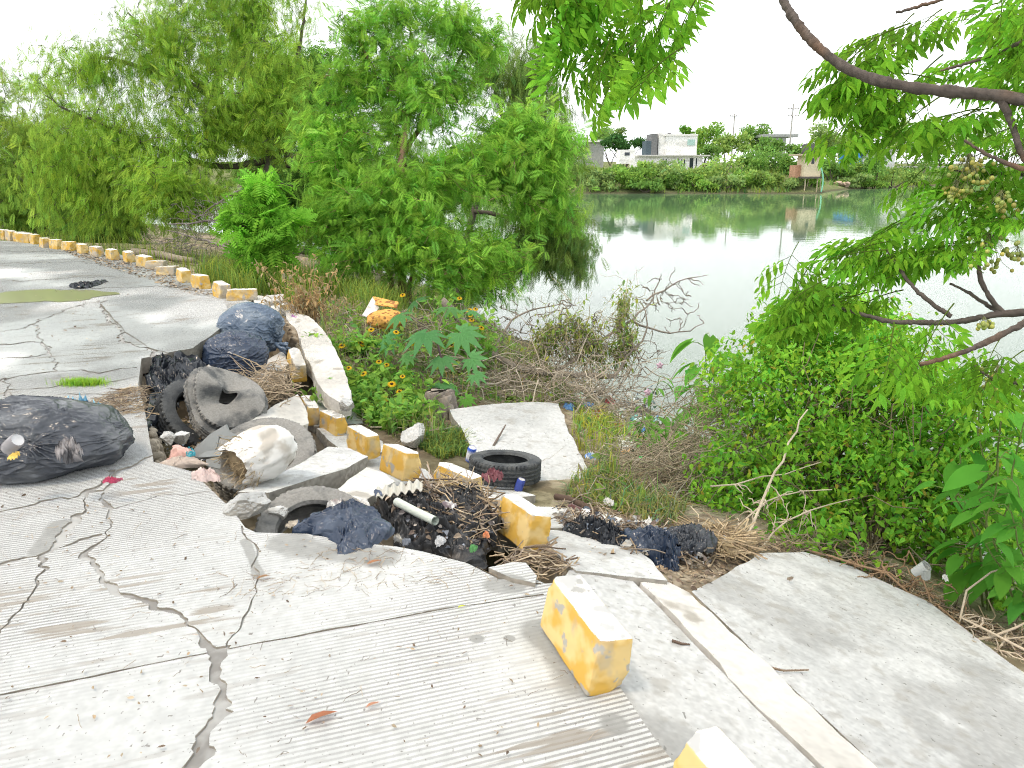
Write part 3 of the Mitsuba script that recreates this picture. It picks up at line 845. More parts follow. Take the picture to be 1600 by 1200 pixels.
def crumple(outline, n, amp, seed, height=None, mound=0.0, jag=.05):
    """A crumpled sheet over ground: outline in 3-D, ridged folds, uneven border."""
    o = np.asarray(outline, float)
    c = o.mean(0)
    rad = np.linalg.norm(o - c, axis=1)
    m = len(o)
    t = np.linspace(0, 1, n + 1)
    ang = np.linspace(0, m, 6 * n, endpoint=False)
    from scipy.interpolate import CubicSpline
    cs = CubicSpline(np.arange(m + 1), np.vstack([o, o[:1]]), bc_type='periodic')
    ringp = cs(ang)
    P = c + (ringp[None] - c) * t[:, None, None]
    q = P.reshape(-1, 3).copy()
    P3 = q * (2.2 / max(rad.mean(), .05))
    warp = np.stack([meshkit.fbm(P3 + 11, 3, seed), meshkit.fbm(P3 + 23, 3, seed + 1), meshkit.fbm(P3 + 37, 3, seed + 2)], -1) - .5
    ridge = 1 - np.abs(2 * meshkit.fbm(P3 * np.array([1.0, 1.9, 1.2]) + warp * 2.5, 2, seed + 3) - 1)
    fine = 1 - np.abs(2 * meshkit.fbm(P3 * 3.4 + warp * 3, 2, seed + 4) - 1)
    tt = np.repeat(t, 6 * n)
    rp = np.random.default_rng(seed * 5 + 2)
    folds = np.zeros(len(q))
    ex, ey = np.array([1, 0.]), np.array([0, 1.])
    R0 = max(rad.mean(), .03)
    for _ in range(4):
        pc = o[rp.integers(m)] * .75 + c * .25
        dv = (q - pc) / R0
        az = np.arctan2(dv[:, 1], dv[:, 0]) + (warp[:, 0] - warp[:, 1]) * 1.2
        ds = np.linalg.norm(dv, axis=1)
        mm = int(rp.integers(7, 13))
        w1 = np.abs(np.sin(az * mm * .5 + rp.uniform(0, 6) + np.sin(az * 2 + rp.uniform(0, 6))))
        w2 = np.abs(np.sin(az * mm * 1.2 + rp.uniform(0, 6)))
        folds += np.exp(-ds / .9) * sst(0, .25, ds) * ((1 - w1) ** 1.5 + .4 * (1 - w2) ** 2 - .35)
    q[:, 2] += amp * 1.7 * folds + amp * .45 * (ridge ** 2 * 1.5 - .4) + amp * .15 * (fine ** 2 - .3) + mound * (1 - tt ** 2) - amp * .8 * (tt > .97)
    q += warp * amp * 1.2
    q[:, :2] += (warp[:, :2] * jag * (tt ** 3)[:, None] * 6)
    k = 6 * n
    i, j = np.meshgrid(np.arange(n), np.arange(k), indexing='ij')
    quad_ = np.stack([i * k + j, i * k + (j + 1) % k, (i + 1) * k + (j + 1) % k, (i + 1) * k + j], -1).reshape(-1, 4)
    return q, quad_


def bag_thing(label, mesh, mat, name='garbage_bag', knot_at=None, knot_dir=None, size=.06, seed=0):
    k = thing(name, label, 'garbage bag')
    part(k, 'body', mesh, mat, True)
    if knot_at is not None:
        mbk = MB()
        F = frame(knot_dir)
        rk = np.random.default_rng(seed)
        for q in range(7):                            # the gathered, pleated neck
            a0 = q * .9 + rk.uniform(0, .4)
            tip = F @ np.array([math.cos(a0) * rk.uniform(.4, 1.0), math.sin(a0) * rk.uniform(.4, 1.0), rk.uniform(.7, 1.5)]) * size
            pts = wiggle(np.asarray(knot_at) - np.asarray(F[:, 2]) * size * .7, np.asarray(knot_at) + tip, rk, 5, .12)
            v_, f_ = tube(pts, np.array([.30, .22, .24, .3, .1]) * size, 6)
            mbk.add(v_, f_)
        part(k, 'neck', mbk.mesh(), mat, True)
    return k


big = bag_thing('big dark grey garbage bag slumped on the road at the left', bag(gp(64, 732) + [0, .05, .145], (.47, .34, .222), 3, .25, 0, (-.55, .1, .8), 6, -.137, .17, .055, .25, 4, .3), 'mat_film_grey')
bag_thing('upper blue-grey tied garbage bag on the far rim of the pit', bag(gd(392, 516, 8.0), (.33, .29, .29), 5, .2, 0, (.8, -.25, -.45), 6, -.22, .08, .055), 'mat_film_pale', knot_at=gd(438, 541, 7.85), knot_dir=cam(.9, -.4, .2), size=.075, seed=3)
bag_thing('lower dark blue garbage bag leaning under the upper one', bag(gd(368, 556, 7.3), (.31, .27, .24), 8, -.3, .2, (-.7, -.5, -.3), 6, -.2, .10, .06), 'mat_film_blue')
b4 = thing('plastic_bag', 'dark blue plastic bag spread flat on the near rim', 'plastic bag')
part(b4, 'sheet', crumple([gp(452, 824) + [0, 0, -.03], gp(500, 806) + [0, 0, 0], gp(545, 800) + [0, .05, .03], gp(590, 815) + [0, .03, .03], gp(608, 840), gp(575, 858), gp(540, 862), gp(495, 842)], 44, .017, 4, mound=.07, jag=.02), 'mat_film_blue', True)
bp = thing('plastic_sheet', 'torn black plastic sheet hanging down the far left pit wall', 'plastic sheet')
o_ = [gd(x, y, d) for x, y, d in [(222, 566, 6.55), (262, 556, 6.9), (306, 553, 7.1), (316, 590, 6.8), (300, 606, 6.6), (286, 596, 6.5), (272, 640, 6.2), (262, 628, 6.1), (252, 676, 5.6), (235, 684, 5.3), (224, 620, 6.0)]]
part(bp, 'sheet', crumple(o_, 40, .035, 9, mound=.0, jag=.05), 'mat_film_black', True)
bp2 = thing('plastic_sheet', 'shredded black plastic heap between the near rim and the yellow blocks', 'plastic sheet')
for k, ol in enumerate([[(600, 792), (640, 770), (690, 778), (730, 800), (738, 840), (720, 872), (670, 862), (625, 850), (605, 825)], [(640, 800), (700, 800), (752, 830), (772, 868), (740, 884), (690, 868), (650, 840)], [(690, 772), (735, 768), (765, 800), (762, 830), (715, 820)]]):
    part(bp2, 'sheet', crumple([gp(x, y, -.17 + .02 * k) for x, y in ol], 48, .040 - .005 * k, 14 + k, mound=.05, jag=.04), 'mat_film_dull', True)
b5 = thing('plastic_bag', 'black garbage bag torn open on the debris right of the cracked yellow block', 'plastic bag')
for k, ol in enumerate([[(874, 828), (905, 822), (928, 838), (960, 838), (990, 856), (975, 866), (940, 866), (915, 856), (890, 850)], [(955, 838), (1000, 838), (1040, 842), (1060, 860), (1062, 890), (1035, 895), (1000, 872), (972, 858)]]):
    part(b5, 'sheet', crumple([gp(x, y, -.30) for x, y in ol], 40, .028, 24 + k, mound=.10, jag=.02), 'mat_film_black' if k == 0 else 'mat_film_blue', True)
one('plastic_sheet', 'grey plastic sheet draped behind the dry stalks on the right debris', 'plastic sheet', crumple([gp(x, y, -.33) for x, y in [(1030, 838), (1070, 830), (1110, 836), (1120, 850), (1090, 862), (1050, 866)]], 26, .02, 33, mound=.07, jag=.01), 'mat_film_grey', True)

# ------------------------------------------------------------------ foliage tools
def orient(d, up_hint=(0, 0, 1), twist=None):
    """For directions d (n,3): x (side), d, z (normal)."""
    d = nrm(d)
    h = np.broadcast_to(np.asarray(up_hint, float), d.shape).copy()
    par = np.abs((d * h).sum(-1)) > .96
    h[par] = [.9, .3, .1]
    x = nrm(np.cross(d, h)); z = np.cross(x, d)
    if twist is not None:
        c, s_ = np.cos(twist)[:, None], np.sin(twist)[:, None]
        x, z = x * c + z * s_, z * c - x * s_
    return x, d, z


def scatter(tv, tf, base, d, scale, col, twist=None, mb=None, hint=(0, 0, 1)):
    """Copies of a template that grows along +y, normal +z."""
    x, y, z = orient(d, hint, twist)
    s = np.broadcast_to(np.asarray(scale, float), (len(base),))[:, None, None]
    v = base[:, None] + s * (tv[None, :, 0:1] * x[:, None] + tv[None, :, 1:2] * y[:, None] + tv[None, :, 2:3] * z[:, None])
    n = len(tv)
    f = (tf[None] + (np.arange(len(base)) * n)[:, None, None]).reshape(-1, 3)
    c = np.repeat(col, n, axis=0)
    mb = mb or MB()
    mb.add(v.reshape(-1, 3), f, c)
    return mb


def leaf2(w=.35, k=.4, droop=.0):                    # kite, length 1
    return np.array([(0, 0, 0), (-w / 2, k, -droop * .3), (w / 2, k, -droop * .3), (0, 1, -droop)]), np.array([(0, 2, 1), (1, 2, 3)])


def leaf4(w=.42, droop=.15, fold=.06):               # pointed oval with a folded midrib, length 1
    v = np.array([(0, 0, 0), (-w * .46, .28, fold), (-w * .40, .62, fold - droop * .4), (0, 1, -droop), (w * .40, .62, fold - droop * .4), (w * .46, .28, fold), (0, .45, -droop * .15)])
    f = np.array([(0, 6, 1), (1, 6, 2), (2, 6, 3), (3, 6, 4), (4, 6, 5), (5, 6, 0)])
    return v, f


def feather(pairs=7, ll=.34, lw=.07, ang=1.0, droop=.25, start=.12, tip=True):
    """A once-divided leaf: narrow leaflets in pairs along a stalk of length 1."""
    v, f = [], []
    lv, lf = leaf2(lw / ll, .45)
    ys_ = np.linspace(start, 1, pairs)
    for i, y in enumerate(ys_):
        sc = ll * (.65 + .5 * math.sin(math.pi * (i + 1) / (pairs + 1)))
        for sgn in (-1, 1):
            c, s_ = math.cos(ang), math.sin(ang)
            p = lv * sc
            q = np.c_[sgn * (p[:, 1] * s_) + p[:, 0] * c, p[:, 1] * c - sgn * p[:, 0] * s_, p[:, 2] - .15 * p[:, 1]]
            f.append(lf + len(v) * 4); v.append(q + [0, y, -droop * y * y])
    v.append(np.array([(-.008, 0, 0), (.008, 0, 0), (-.004, 1, -droop), (.004, 1, -droop)])); f.append(np.array([(0, 1, 2), (2, 1, 3)]) + (len(v) - 1) * 4)
    return np.vstack(v), np.vstack(f)


def tint(base, n, rng, var=.22, hue=.12):
    b = np.array(base)[None] * (1 + rng.normal(0, var, (n, 1)))
    b = b * (1 + rng.normal(0, 1, (n, 1)) * hue * np.array([[1.0, .25, -.4]]))
    return np.clip(b, .006, .9)


def blob_points(c, r, n, rng, shell=.35):
    d = nrm(rng.normal(size=(n, 3)))
    rad = rng.uniform(0, 1, n) ** shell
    return np.asarray(c) + d * rad[:, None] * np.asarray(r)


def grow(limbs, blobs, rng, r0=.012, amp=.10, k=4, keep=None, rmin=.0035):
    """Limbs: (points, r_start, r_end). Twig tips fill the blobs, each joined to the nearest wood already there. Returns wood MB, tips, directions."""
    wood = MB()
    nodes = []
    for pts, ra, rb in limbs:
        n = max(6, int(np.linalg.norm(np.diff(np.asarray(pts), axis=0), axis=1).sum() / .12))
        n = min(n, 60)
        p = spline(pts, n)
        p[1:-1] += rng.normal(0, .012, (n - 2, 3))
        wood.add(*tube(p, np.linspace(ra, rb, n), 7))
        nodes.append(p[n // 4:])
    nodes = np.vstack(nodes)
    tips = np.vstack([blob_points(c, r, n, rng, sh) for c, r, n, sh in blobs])
    if keep is not None:
        tips = tips[keep(tips)]
    d, _ = cKDTree(nodes).query(tips)
    tips = tips[np.argsort(d)]
    dirs = np.zeros_like(tips)
    pool = nodes
    step = 60
    for a in range(0, len(tips), step):
        tr = cKDTree(pool)
        b = tips[a:a + step]
        dd, ix = tr.query(b)
        new = []
        for m in range(len(b)):
            s0 = pool[ix[m]]
            p = wiggle(s0, b[m], rng, 6, amp)
            p[:, 2] += .06 * dd[m] * np.sin(np.linspace(0, math.pi, 6))
            wood.add(*tube(p, np.linspace(max(rmin, min(r0, .010 * dd[m] + rmin)), rmin * .6, 6), k, False))
            dirs[a + m] = p[-1] - p[-3]
            new.append(p[2:])
        pool = np.vstack([pool] + new)
    return wood, tips, nrm(dirs)


BARK = np.array([.085, .075, .062])


def tree(name, label, cat, limbs, blobs, seed, tmpl, per, scale, col, droop=.3, spread=.22, group=None, bark=BARK, mat='mat_leaf', rnd=.6, keep=None, amp=.10, r0=.02, hue=.12, var=.22):
    rg = np.random.default_rng(seed)
    wood, tips, dirs = grow(limbs, blobs, rg, amp=amp, keep=keep, r0=r0)
    key = thing(name, label, cat, group)
    wv_ = np.vstack(wood.v)
    part(key, 'trunk', wood.mesh(), 'mat_bark', True, np.clip(bark[None] * (.6 + .9 * meshkit.fbm(wv_ * 6, 3, seed))[:, None], 0, 1))
    n = len(tips)
    t = np.repeat(np.arange(n), per)
    m = len(t)
    back = rg.uniform(0, 1, m)[:, None]
    base = tips[t] - dirs[t] * back * spread * 2 + rg.normal(0, spread * .45, (m, 3))
    d = nrm(dirs[t] * .6 + nrm(rg.normal(size=(m, 3))) * rnd + np.array([0, 0, -droop]))
    clump = (1 + rg.normal(0, .20, n))[t][:, None]
    c = tint(col, m, rg, var, hue) * clump
    sc = scale * rg.uniform(.65, 1.25, m)
    lm = scatter(tmpl[0], tmpl[1], base, d, sc, np.clip(c, .006, .9), rg.normal(0, .7, m))
    part(key, 'crown', lm.mesh(), mat, False, lm.color())
    return key


F_MESQ = feather(8, .36, .06, .75, .3)
F_LEUC = feather(9, .40, .075, 1.0, .3)
F_WIDE = feather(6, .46, .15, 1.05, .2)

# ------------------------------------------------------------------ trees on the near bank
def W(px, py, d):
    return gd(px, py, d)


mesq = tree('mesquite_tree', 'large yellow green feathery tree leaning over the far kerb curve at the left', 'tree',
            [([(-4.9, 17.2, -.3), (-5.3, 17.3, 1.0), W(420, 215, 17.3), W(330, 150, 17.0), W(240, 110, 16.6), W(150, 90, 16.4)], .16, .03), ([W(452, 262, 17.2), W(440, 160, 17), W(400, 60, 16.8), W(390, -40, 16.6)], .10, .03),
             ([W(445, 235, 17.3), W(350, 260, 16.8), W(240, 230, 16.2), W(150, 190, 16), W(90, 165, 16)], .08, .02), ([W(420, 215, 17.3), W(300, 120, 17.6), W(200, 20, 17.6)], .09, .02), ([W(440, 160, 17), W(470, 60, 17.3), W(480, -20, 17.3)], .06, .02),
             ([W(455, 290, 17.2), W(380, 300, 16.4), W(300, 330, 15.6), W(262, 348, 15.3)], .07, .015)],
            [(W(140, 120, 16.6), (1.7, 1.4, .8), 140, .6), (W(270, 60, 16.8), (1.5, 1.6, 1.2), 210, .6), (W(320, 10, 17), (1.2, 1.3, .8), 110, .6), (W(400, 20, 17), (1.2, 1.4, 1.1), 140, .6), (W(180, 230, 16.2), (1.8, 1.2, .9), 227, .6), (W(330, 180, 16.4), (1.5, 1.2, 1.1), 262, .6),
             (W(270, 300, 15.6), (1.3, .9, .75), 192, .6), (W(430, 140, 16.6), (.9, 1.2, 1.6), 192, .6), (W(130, 305, 16.5), (1.6, 1.0, .8), 210, .6)],
            11, F_MESQ, 14, .19, (.34, .53, .08), droop=.7, spread=.32, rnd=.7)
leuc = tree('leucaena_tree', 'bright green feathery multi stemmed tree in the centre by the lake', 'tree',
            [([(-2.0, 13.6, -1.0), W(628, 380, 12.6), W(628, 250, 12.5), W(640, 130, 13.2), W(640, 40, 13.2)], .085, .02), ([W(632, 260, 13.3), W(600, 170, 13.2), W(580, 100, 13), W(560, 60, 13)], .05, .015),
             ([W(630, 240, 13.3), W(680, 160, 13.5), W(720, 90, 13.6), W(740, 50, 13.6)], .05, .015), ([(-1.9, 13.7, -1.0), W(660, 360, 13.5), W(700, 280, 13.6), W(770, 220, 13.4), W(830, 200, 13.2)], .06, .015),
             ([(-2.1, 13.5, -1.0), W(590, 350, 13.2), W(540, 280, 13), W(510, 220, 13)], .06, .015)],
            [(W(x, y, d), (r * 1.15, r, r * .72), n, .55) for x, y, d, r, n in [(640, 5, 13.2, .6, 60), (570, 40, 13.0, .5, 50), (700, 35, 13.4, .55, 50), (620, 110, 13.0, .8, 90), (755, 70, 13.5, .5, 40), (530, 130, 12.9, .55, 55), (660, 170, 13.0, .8, 75),
              (560, 215, 12.7, .55, 55), (720, 140, 13.4, .5, 45), (800, 195, 13.4, .55, 55), (870, 225, 13.2, .45, 50), (780, 265, 12.9, .65, 80), (700, 270, 12.6, .6, 70), (520, 260, 12.8, .65, 80), (580, 310, 12.6, .7, 85), (660, 340, 12.4, .7, 85),
              (740, 330, 12.6, .7, 90), (820, 320, 12.9, .6, 75), (510, 350, 12.6, .6, 70), (600, 390, 12.4, .6, 65), (700, 405, 12.4, .7, 80), (790, 390, 12.8, .6, 70), (540, 400, 12.4, .5, 45), (850, 290, 13.2, .4, 40), (880, 345, 13.4, .35, 30), (500, 205, 13, .4, 30), (760, 440, 12.8, .5, 40)]],
            12, F_LEUC, 12, .185, (.30, .56, .085), droop=.3, spread=.30, rnd=1.0, bark=np.array([.20, .13, .09]), keep=lambda t: meshkit.fbm(t * 1.15, 2, 21) > .335)
tree('mesquite_tree', 'grey green drooping tree behind the bright feathery tree at the water', 'tree',
     [([(-1.2, 16.0, -1.2), W(740, 330, 16.5), W(790, 200, 17), W(830, 120, 17)], .10, .03), ([W(740, 330, 16.5), W(830, 350, 15), W(900, 380, 14)], .05, .02), ([W(790, 200, 17), W(760, 90, 17.4)], .05, .02)],
     [(W(810, 120, 17), (1.2, 1.0, 1.1), 170, .55), (W(860, 220, 16.5), (1.0, 1.0, .9), 140, .55), (W(860, 355, 14.6), (.9, .8, .65), 130, .5), (W(800, 400, 14.2), (1.0, .8, .45), 100, .5), (W(890, 410, 14), (.45, .5, .4), 40, .5)],
     13, F_MESQ, 15, .2, (.25, .38, .10), droop=.85, spread=.28, rnd=.5)
tree('mesquite_tree', 'dark green tree filling the gap between the two large trees', 'tree',
     [([(-4.4, 19.5, -.4), W(500, 300, 19.5), W(480, 180, 19.5), W(490, 90, 19.5)], .12, .03)], [(W(490, 170, 19.5), (1.5, 1.2, 1.6), 130, .5), (W(510, 310, 18.5), (1.6, 1, .9), 150, .5), (W(430, 330, 18), (1.1, .8, .7), 70, .5)],
     14, F_WIDE, 12, .26, (.15, .31, .06), droop=.6, spread=.24)
LT = [(480, 250, 27, (2.6, 1.6, 1.6), 170, (.10, .19, .035), 'dark leafy tree far behind the leaning trunk, filling the gap'), (590, 250, 26, (2.2, 1.5, 1.5), 140, (.12, .20, .05), 'greyish green tree behind the feathery centre tree'), (400, 120, 25, (2.2, 1.5, 1.8), 120, (.13, .22, .045), 'pale feathery tree behind the top of the leaning tree'), (690, 290, 23, (1.6, 1.2, 1.2), 100, (.11, .2, .045), 'low tree behind the right part of the feathery centre tree'), (60, 200, 24, (2.6, 1.6, 1.2), 150, (.15, .22, .04), 'pale feathery tree at the left edge behind the far kerb'), (20, 290, 23, (1.7, 1.2, 1.2), 110, (.12, .20, .035), 'low bushy tree at the left frame edge behind the first kerb blocks'),
      (150, 320, 21, (1.6, 1.0, .8), 110, (.10, .17, .03), 'shaded bushy tree under the large leaning tree'), (110, 250, 27, (2.4, 1.6, 1.5), 130, (.13, .2, .04), 'rounded pale tree between the leaning tree and the left edge'), (-20, 170, 30, (3, 2, 2.6), 120, (.13, .2, .045), 'hazy pale tree cut off by the left frame edge')]
for k, (px, py, d, r, n, c, lab) in enumerate(LT):
    b = gp(px, 372, -.1) if False else np.r_[gd(px, 330, d)[:2], 0]
    b[2] = H(b[0], b[1]) - .05
    top = gd(px, py, d)
    tree('bush_tree', lab, 'tree', [([b, b * .6 + top * .4, top], .09, .03), ([b, b + (top - b) * .5 + [.7, 0, 0], top + [1.1, .2, .1]], .06, .02)],
         [(top, r, n, .5), ((top + b) / 2 + [.2, -.2, -.1], (r[0] * .9, r[1], max(.5, (top[2] - b[2]) * .5)), int(n * .7), .5)], 30 + k, F_MESQ if k != 2 else F_WIDE, 15, .27, tuple(2.0 * q for q in c), droop=.6, spread=.3)
tree('sapling', 'bright green sapling standing in the grass before the dark dead branches', 'sapling',
     [([np.r_[gd(412, 400, 11.6)[:2], H(*gd(412, 400, 11.6)[:2]) - .05], W(413, 360, 11.6), W(408, 290, 11.6)], .022, .008)],
     [(W(405, 300, 11.6), (.35, .35, .22), 26, .6), (W(410, 350, 11.5), (.62, .5, .30), 60, .6), (W(412, 390, 11.5), (.5, .4, .2), 30, .6)], 15, F_WIDE, 8, .24, (.24, .52, .06), droop=.1, spread=.12, rnd=.9, hue=.06, var=.14)

# ------------------------------------------------------------------ chinaberry tree: limbs reach in from the right and overhead
cb = thing('chinaberry_tree', 'tree outside the right frame edge whose dark branches and drooping leaves hang into view', 'tree')
rc = np.random.default_rng(77)


def pl(*q):
    return np.array([gd(*a) for a in q])


B1_ = pl((1900, 210, 3.3), (1640, 165, 3.3), (1560, 150, 3.35), (1450, 140, 3.4), (1380, 128, 3.45), (1320, 105, 3.5), (1270, 65, 3.58), (1236, 22, 3.68), (1214, -20, 3.78), (1180, -120, 3.9), (1080, -200, 4.0))
LIMBS = [([(3.5, 4.1, -1.0), (3.35, 3.9, .2), (3.2, 3.75, 1.2), (2.9, 3.5, 1.9), B1_[0], B1_[1]], .10, .032), (B1_, .031, .014),
         (pl((1900, 520, 3.5), (1640, 487, 3.45), (1560, 491, 3.5), (1484, 504, 3.55), (1400, 503, 3.6), (1345, 491, 3.65), (1300, 477, 3.7)), .024, .008),
         (pl((1487, 494, 3.55), (1428, 449, 3.6), (1402, 415, 3.65), (1386, 390, 3.7)), .012, .005), (pl((1566, 488, 3.5), (1536, 445, 3.5), (1530, 423, 3.5), (1545, 368, 3.5)), .013, .006),
         (pl((1560, 487, 3.5), (1538, 474, 3.55), (1504, 452, 3.6), (1484, 443, 3.62)), .011, .005), (pl((1750, 440, 3.1), (1640, 483, 3.12), (1590, 510, 3.15), (1530, 540, 3.2), (1480, 558, 3.25), (1436, 570, 3.3)), .018, .009),
         (pl((1562, 153, 3.35), (1583, 198, 3.35), (1596, 240, 3.35), (1640, 290, 3.35)), .016, .008), (pl((1720, 300, 3.2), (1600, 264, 3.3), (1556, 248, 3.35), (1507, 219, 3.4)), .014, .006),
         (pl((1720, 290, 3.6), (1600, 272, 3.7), (1540, 272, 3.75), (1480, 262, 3.8)), .012, .005), (pl((1080, -200, 4.0), (1040, -60, 3.9), (1000, -35, 3.85), (920, -40, 3.8), (850, -60, 3.8)), .014, .006),
         (pl((1640, 640, 3.3), (1590, 600, 3.4), (1545, 588, 3.45), (1525, 572, 3.5)), .009, .005), (pl((1700, -60, 3.4), (1560, -30, 3.5), (1470, 0, 3.55), (1400, 20, 3.6)), .016, .006), (pl((1700, 60, 3.3), (1620, 60, 3.4), (1540, 90, 3.5), (1470, 110, 3.6)), .012, .005)]
wood = MB()
for k, (p, ra, rb) in enumerate(LIMBS):
    L = np.linalg.norm(np.diff(np.asarray(p), axis=0), axis=1).sum()
    n = int(min(260, max(12, L / .011)))
    q = spline(p, n) + rc.normal(0, .0015, (n, 3))
    r_ = np.linspace(ra, rb, n) * (1 + .17 * (meshkit.noise(np.c_[np.arange(n) / 2.6, np.full(n, k), np.zeros(n)], 4) - .4) * 2)
    v, f = tube(q, r_, 9)
    tone = .35 + 1.3 * meshkit.fbm(v * np.array([45, 60, 60.]), 3, k)
    red = sst(.5, .8, meshkit.fbm(v * 5, 2, 3))[:, None]
    wood.add(v, f, (np.array([.10, .085, .075]) * (1 - red) + np.array([.17, .105, .07]) * red) * tone[:, None])
part(cb, 'trunk', wood.mesh(), 'mat_bark', True, wood.color())


def china_leaf(seed):
    """A twice-divided drooping leaf, stalk along +y of length about 1; leaflets hang."""
    rl = np.random.default_rng(seed)
    mb = MB()
    green = np.array([.19, .44, .04]) * rl.uniform(.65, 1.25) * np.array([rl.uniform(.85, 1.3), 1, 1])
    ry = np.linspace(0, 1, 9)
    bend = -.22 * ry ** 2
    mb.add(*tube(np.c_[.02 * np.sin(ry * 3 + seed), ry, bend], np.linspace(.012, .004, 9), 4, False), np.array([.16, .24, .05]))
    lv, lf = leaf4(.33, .24, .05)
    for i, y in enumerate(np.linspace(.30, 1.0, 5)):
        L = (.50, .56, .50, .40, .30)[i]
        for sgn in ((-1, 1) if i < 4 else (0,)):
            a = sgn * rl.uniform(.85, 1.1)
            d0 = np.array([math.sin(a), math.cos(a), -.25])
            o = np.array([0, y, -.22 * y * y])
            mb.add(*tube(np.array([o, o + d0 * L * .5 + [0, 0, -.0], o + d0 * L + [0, 0, -.06]]), np.array([.006, .005, .003]), 3, False), np.array([.15, .23, .05]))
            np_ = 3 if L > .35 else 2
            bases, ds = [], []
            for j in range(np_):
                t_ = (.25 + .75 * (j + .5) / np_)
                for s2 in (-1, 1):
                    b = a + s2 * rl.uniform(.75, 1.05)
                    bases.append(o + d0 * L * t_); ds.append([math.sin(b), math.cos(b), -.55 - rl.uniform(0, .5)])
            bases.append(o + d0 * L); ds.append([math.sin(a), math.cos(a), -.6])
            n = len(bases)
            scatter(lv, lf, np.array(bases), np.array(ds), rl.uniform(.18, .29, n), np.clip(tint(green, n, rl, .16, .10), .01, 1), rl.normal(0, .5, n), mb)
    return mb


CL = []
for k in range(9):
    m_ = china_leaf(200 + k)
    CL.append(mikit.ply(m_.mesh(), 'mat_leaf', smooth=False, color=m_.color()))
nleaf = [0]


def hang_leaf(base, tip, size=None):
    base, tip = np.asarray(base), np.asarray(tip)
    d = tip - base
    L = np.linalg.norm(d) if size is None else size
    x, y, z = orient(d[None], (0, 0, 1), rc.normal(0, .35, 1))
    M = np.eye(4)
    M[:3, 0], M[:3, 1], M[:3, 2], M[:3, 3] = x[0] * L, y[0] * L, z[0] * L, base
    key = f'{cb}__leaf' + ('' if nleaf[0] == 0 else f'_{nleaf[0]:03d}')
    nleaf[0] += 1
    scene[key] = {**CL[int(rc.integers(9))], 'to_world': mi.ScalarTransform4f(M.tolist())}


def leaf_field(n, tipbox, d, direc, L=(.24, .36)):
    """n leaves whose tips lie in the window, hanging in the given direction (right, up, towards)."""
    poly = Polygon(tipbox)
    x0, y0, x1, y1 = poly.bounds
    k = 0
    while k < n:
        px, py = rc.uniform(x0, x1), rc.uniform(y0, y1)
        if not poly.contains(Point(px, py)):
            continue
        tip = gd(px, py, rc.uniform(*d))
        dv = nrm(cam(*direc) + rc.normal(0, .28, 3))
        hang_leaf(tip - dv * rc.uniform(*L), tip)
        k += 1


leaf_field(26, [(815, 15), (862, 100), (868, 160), (905, 165), (960, 160), (1000, 120), (1020, 70), (1090, 25), (1090, -30), (815, -40)], (3.5, 4.1), (-.55, -.75, .1), (.26, .38))
leaf_field(10, [(830, -20), (870, 140), (1000, 130), (1080, -20)], (3.6, 4.0), (.1, -.95, .1), (.24, .34))
leaf_field(21, [(1300, 55), (1360, 55), (1500, 0), (1620, 0), (1620, 130), (1480, 130), (1400, 110), (1340, 95)], (3.6, 4.2), (-.8, -.35, .15), (.24, .36))
leaf_field(25, [(1275, 120), (1330, 95), (1440, 150), (1560, 170), (1560, 215), (1480, 210), (1400, 215), (1320, 235), (1270, 205)], (3.6, 4.1), (-.8, -.45, .1), (.24, .36))
leaf_field(11, [(1560, 20), (1640, 20), (1640, 330), (1570, 330)], (3.2, 3.6), (-.3, -.8, .1), (.22, .32))
leaf_field(12, [(1360, 300), (1420, 270), (1500, 250), (1570, 300), (1560, 340), (1450, 350), (1360, 320)], (3.4, 3.8), (-.8, -.35, .1), (.24, .34))
leaf_field(15, [(1185, 470), (1215, 420), (1290, 430), (1330, 440), (1320, 500), (1215, 510)], (3.6, 3.9), (-.85, -.30, .15), (.24, .34))
leaf_field(14, [(1285, 400), (1330, 365), (1400, 350), (1420, 400), (1380, 425), (1300, 415)], (3.6, 3.9), (-.85, -.1, .1), (.22, .32))
leaf_field(7, [(1420, 380), (1460, 350), (1570, 340), (1590, 370), (1500, 400)], (3.45, 3.7), (-.5, -.2, .2), (.16, .26))
leaf_field(8, [(1370, 590), (1400, 540), (1500, 560), (1590, 560), (1560, 640), (1450, 620)], (3.2, 3.5), (-.6, -.55, .2), (.22, .32))
# berries hang in clusters
for k, (px, py, d, n, spx) in enumerate([(1545, 395, 3.5, 34, 34), (1590, 400, 3.5, 16, 18), (1537, 508, 3.45, 14, 16), (1515, 275, 3.55, 60, 40), (1565, 320, 3.5, 36, 26), (1560, 600, 3.45, 34, 32), (1495, 300, 3.6, 24, 22)]):
    mb = MB(); c0 = gd(px, py - spx * .9, d)
    sv, sf = ico(1, (1, 1, 1.08))
    for _ in range(n):
        p = gd(px + rc.normal(0, spx * .55), py + rc.normal(0, spx * .35), d + rc.normal(0, .06))
        mb.add(*tube(wiggle(c0, p, rc, 4, .08), .0012, 3, False), np.array([.16, .17, .07]))
        mb.add(sv * rc.uniform(.0085, .0115) + p, sf, np.array([.30, .33, .07]) * rc.uniform(.7, 1.25) * np.array([rc.uniform(.8, 1.25), 1, 1]))
    part(cb, 'berry_cluster', mb.mesh(), 'mat_semi', True, mb.color())

# ------------------------------------------------------------------ vine thicket and broad-leaved plants at the right
rv = np.random.default_rng(31)


def ground_at(px, py):                                # where a sight line meets the ground sheet
    r = ray(px, py)
    t = np.linspace(1.2, 40, 1500)
    p = EYE + t[:, None] * r
    h = H(p[:, 0], p[:, 1])
    k = int(np.argmax(p[:, 2] < h))
    return p[k] if p[k, 2] < h[k] else p[-1]


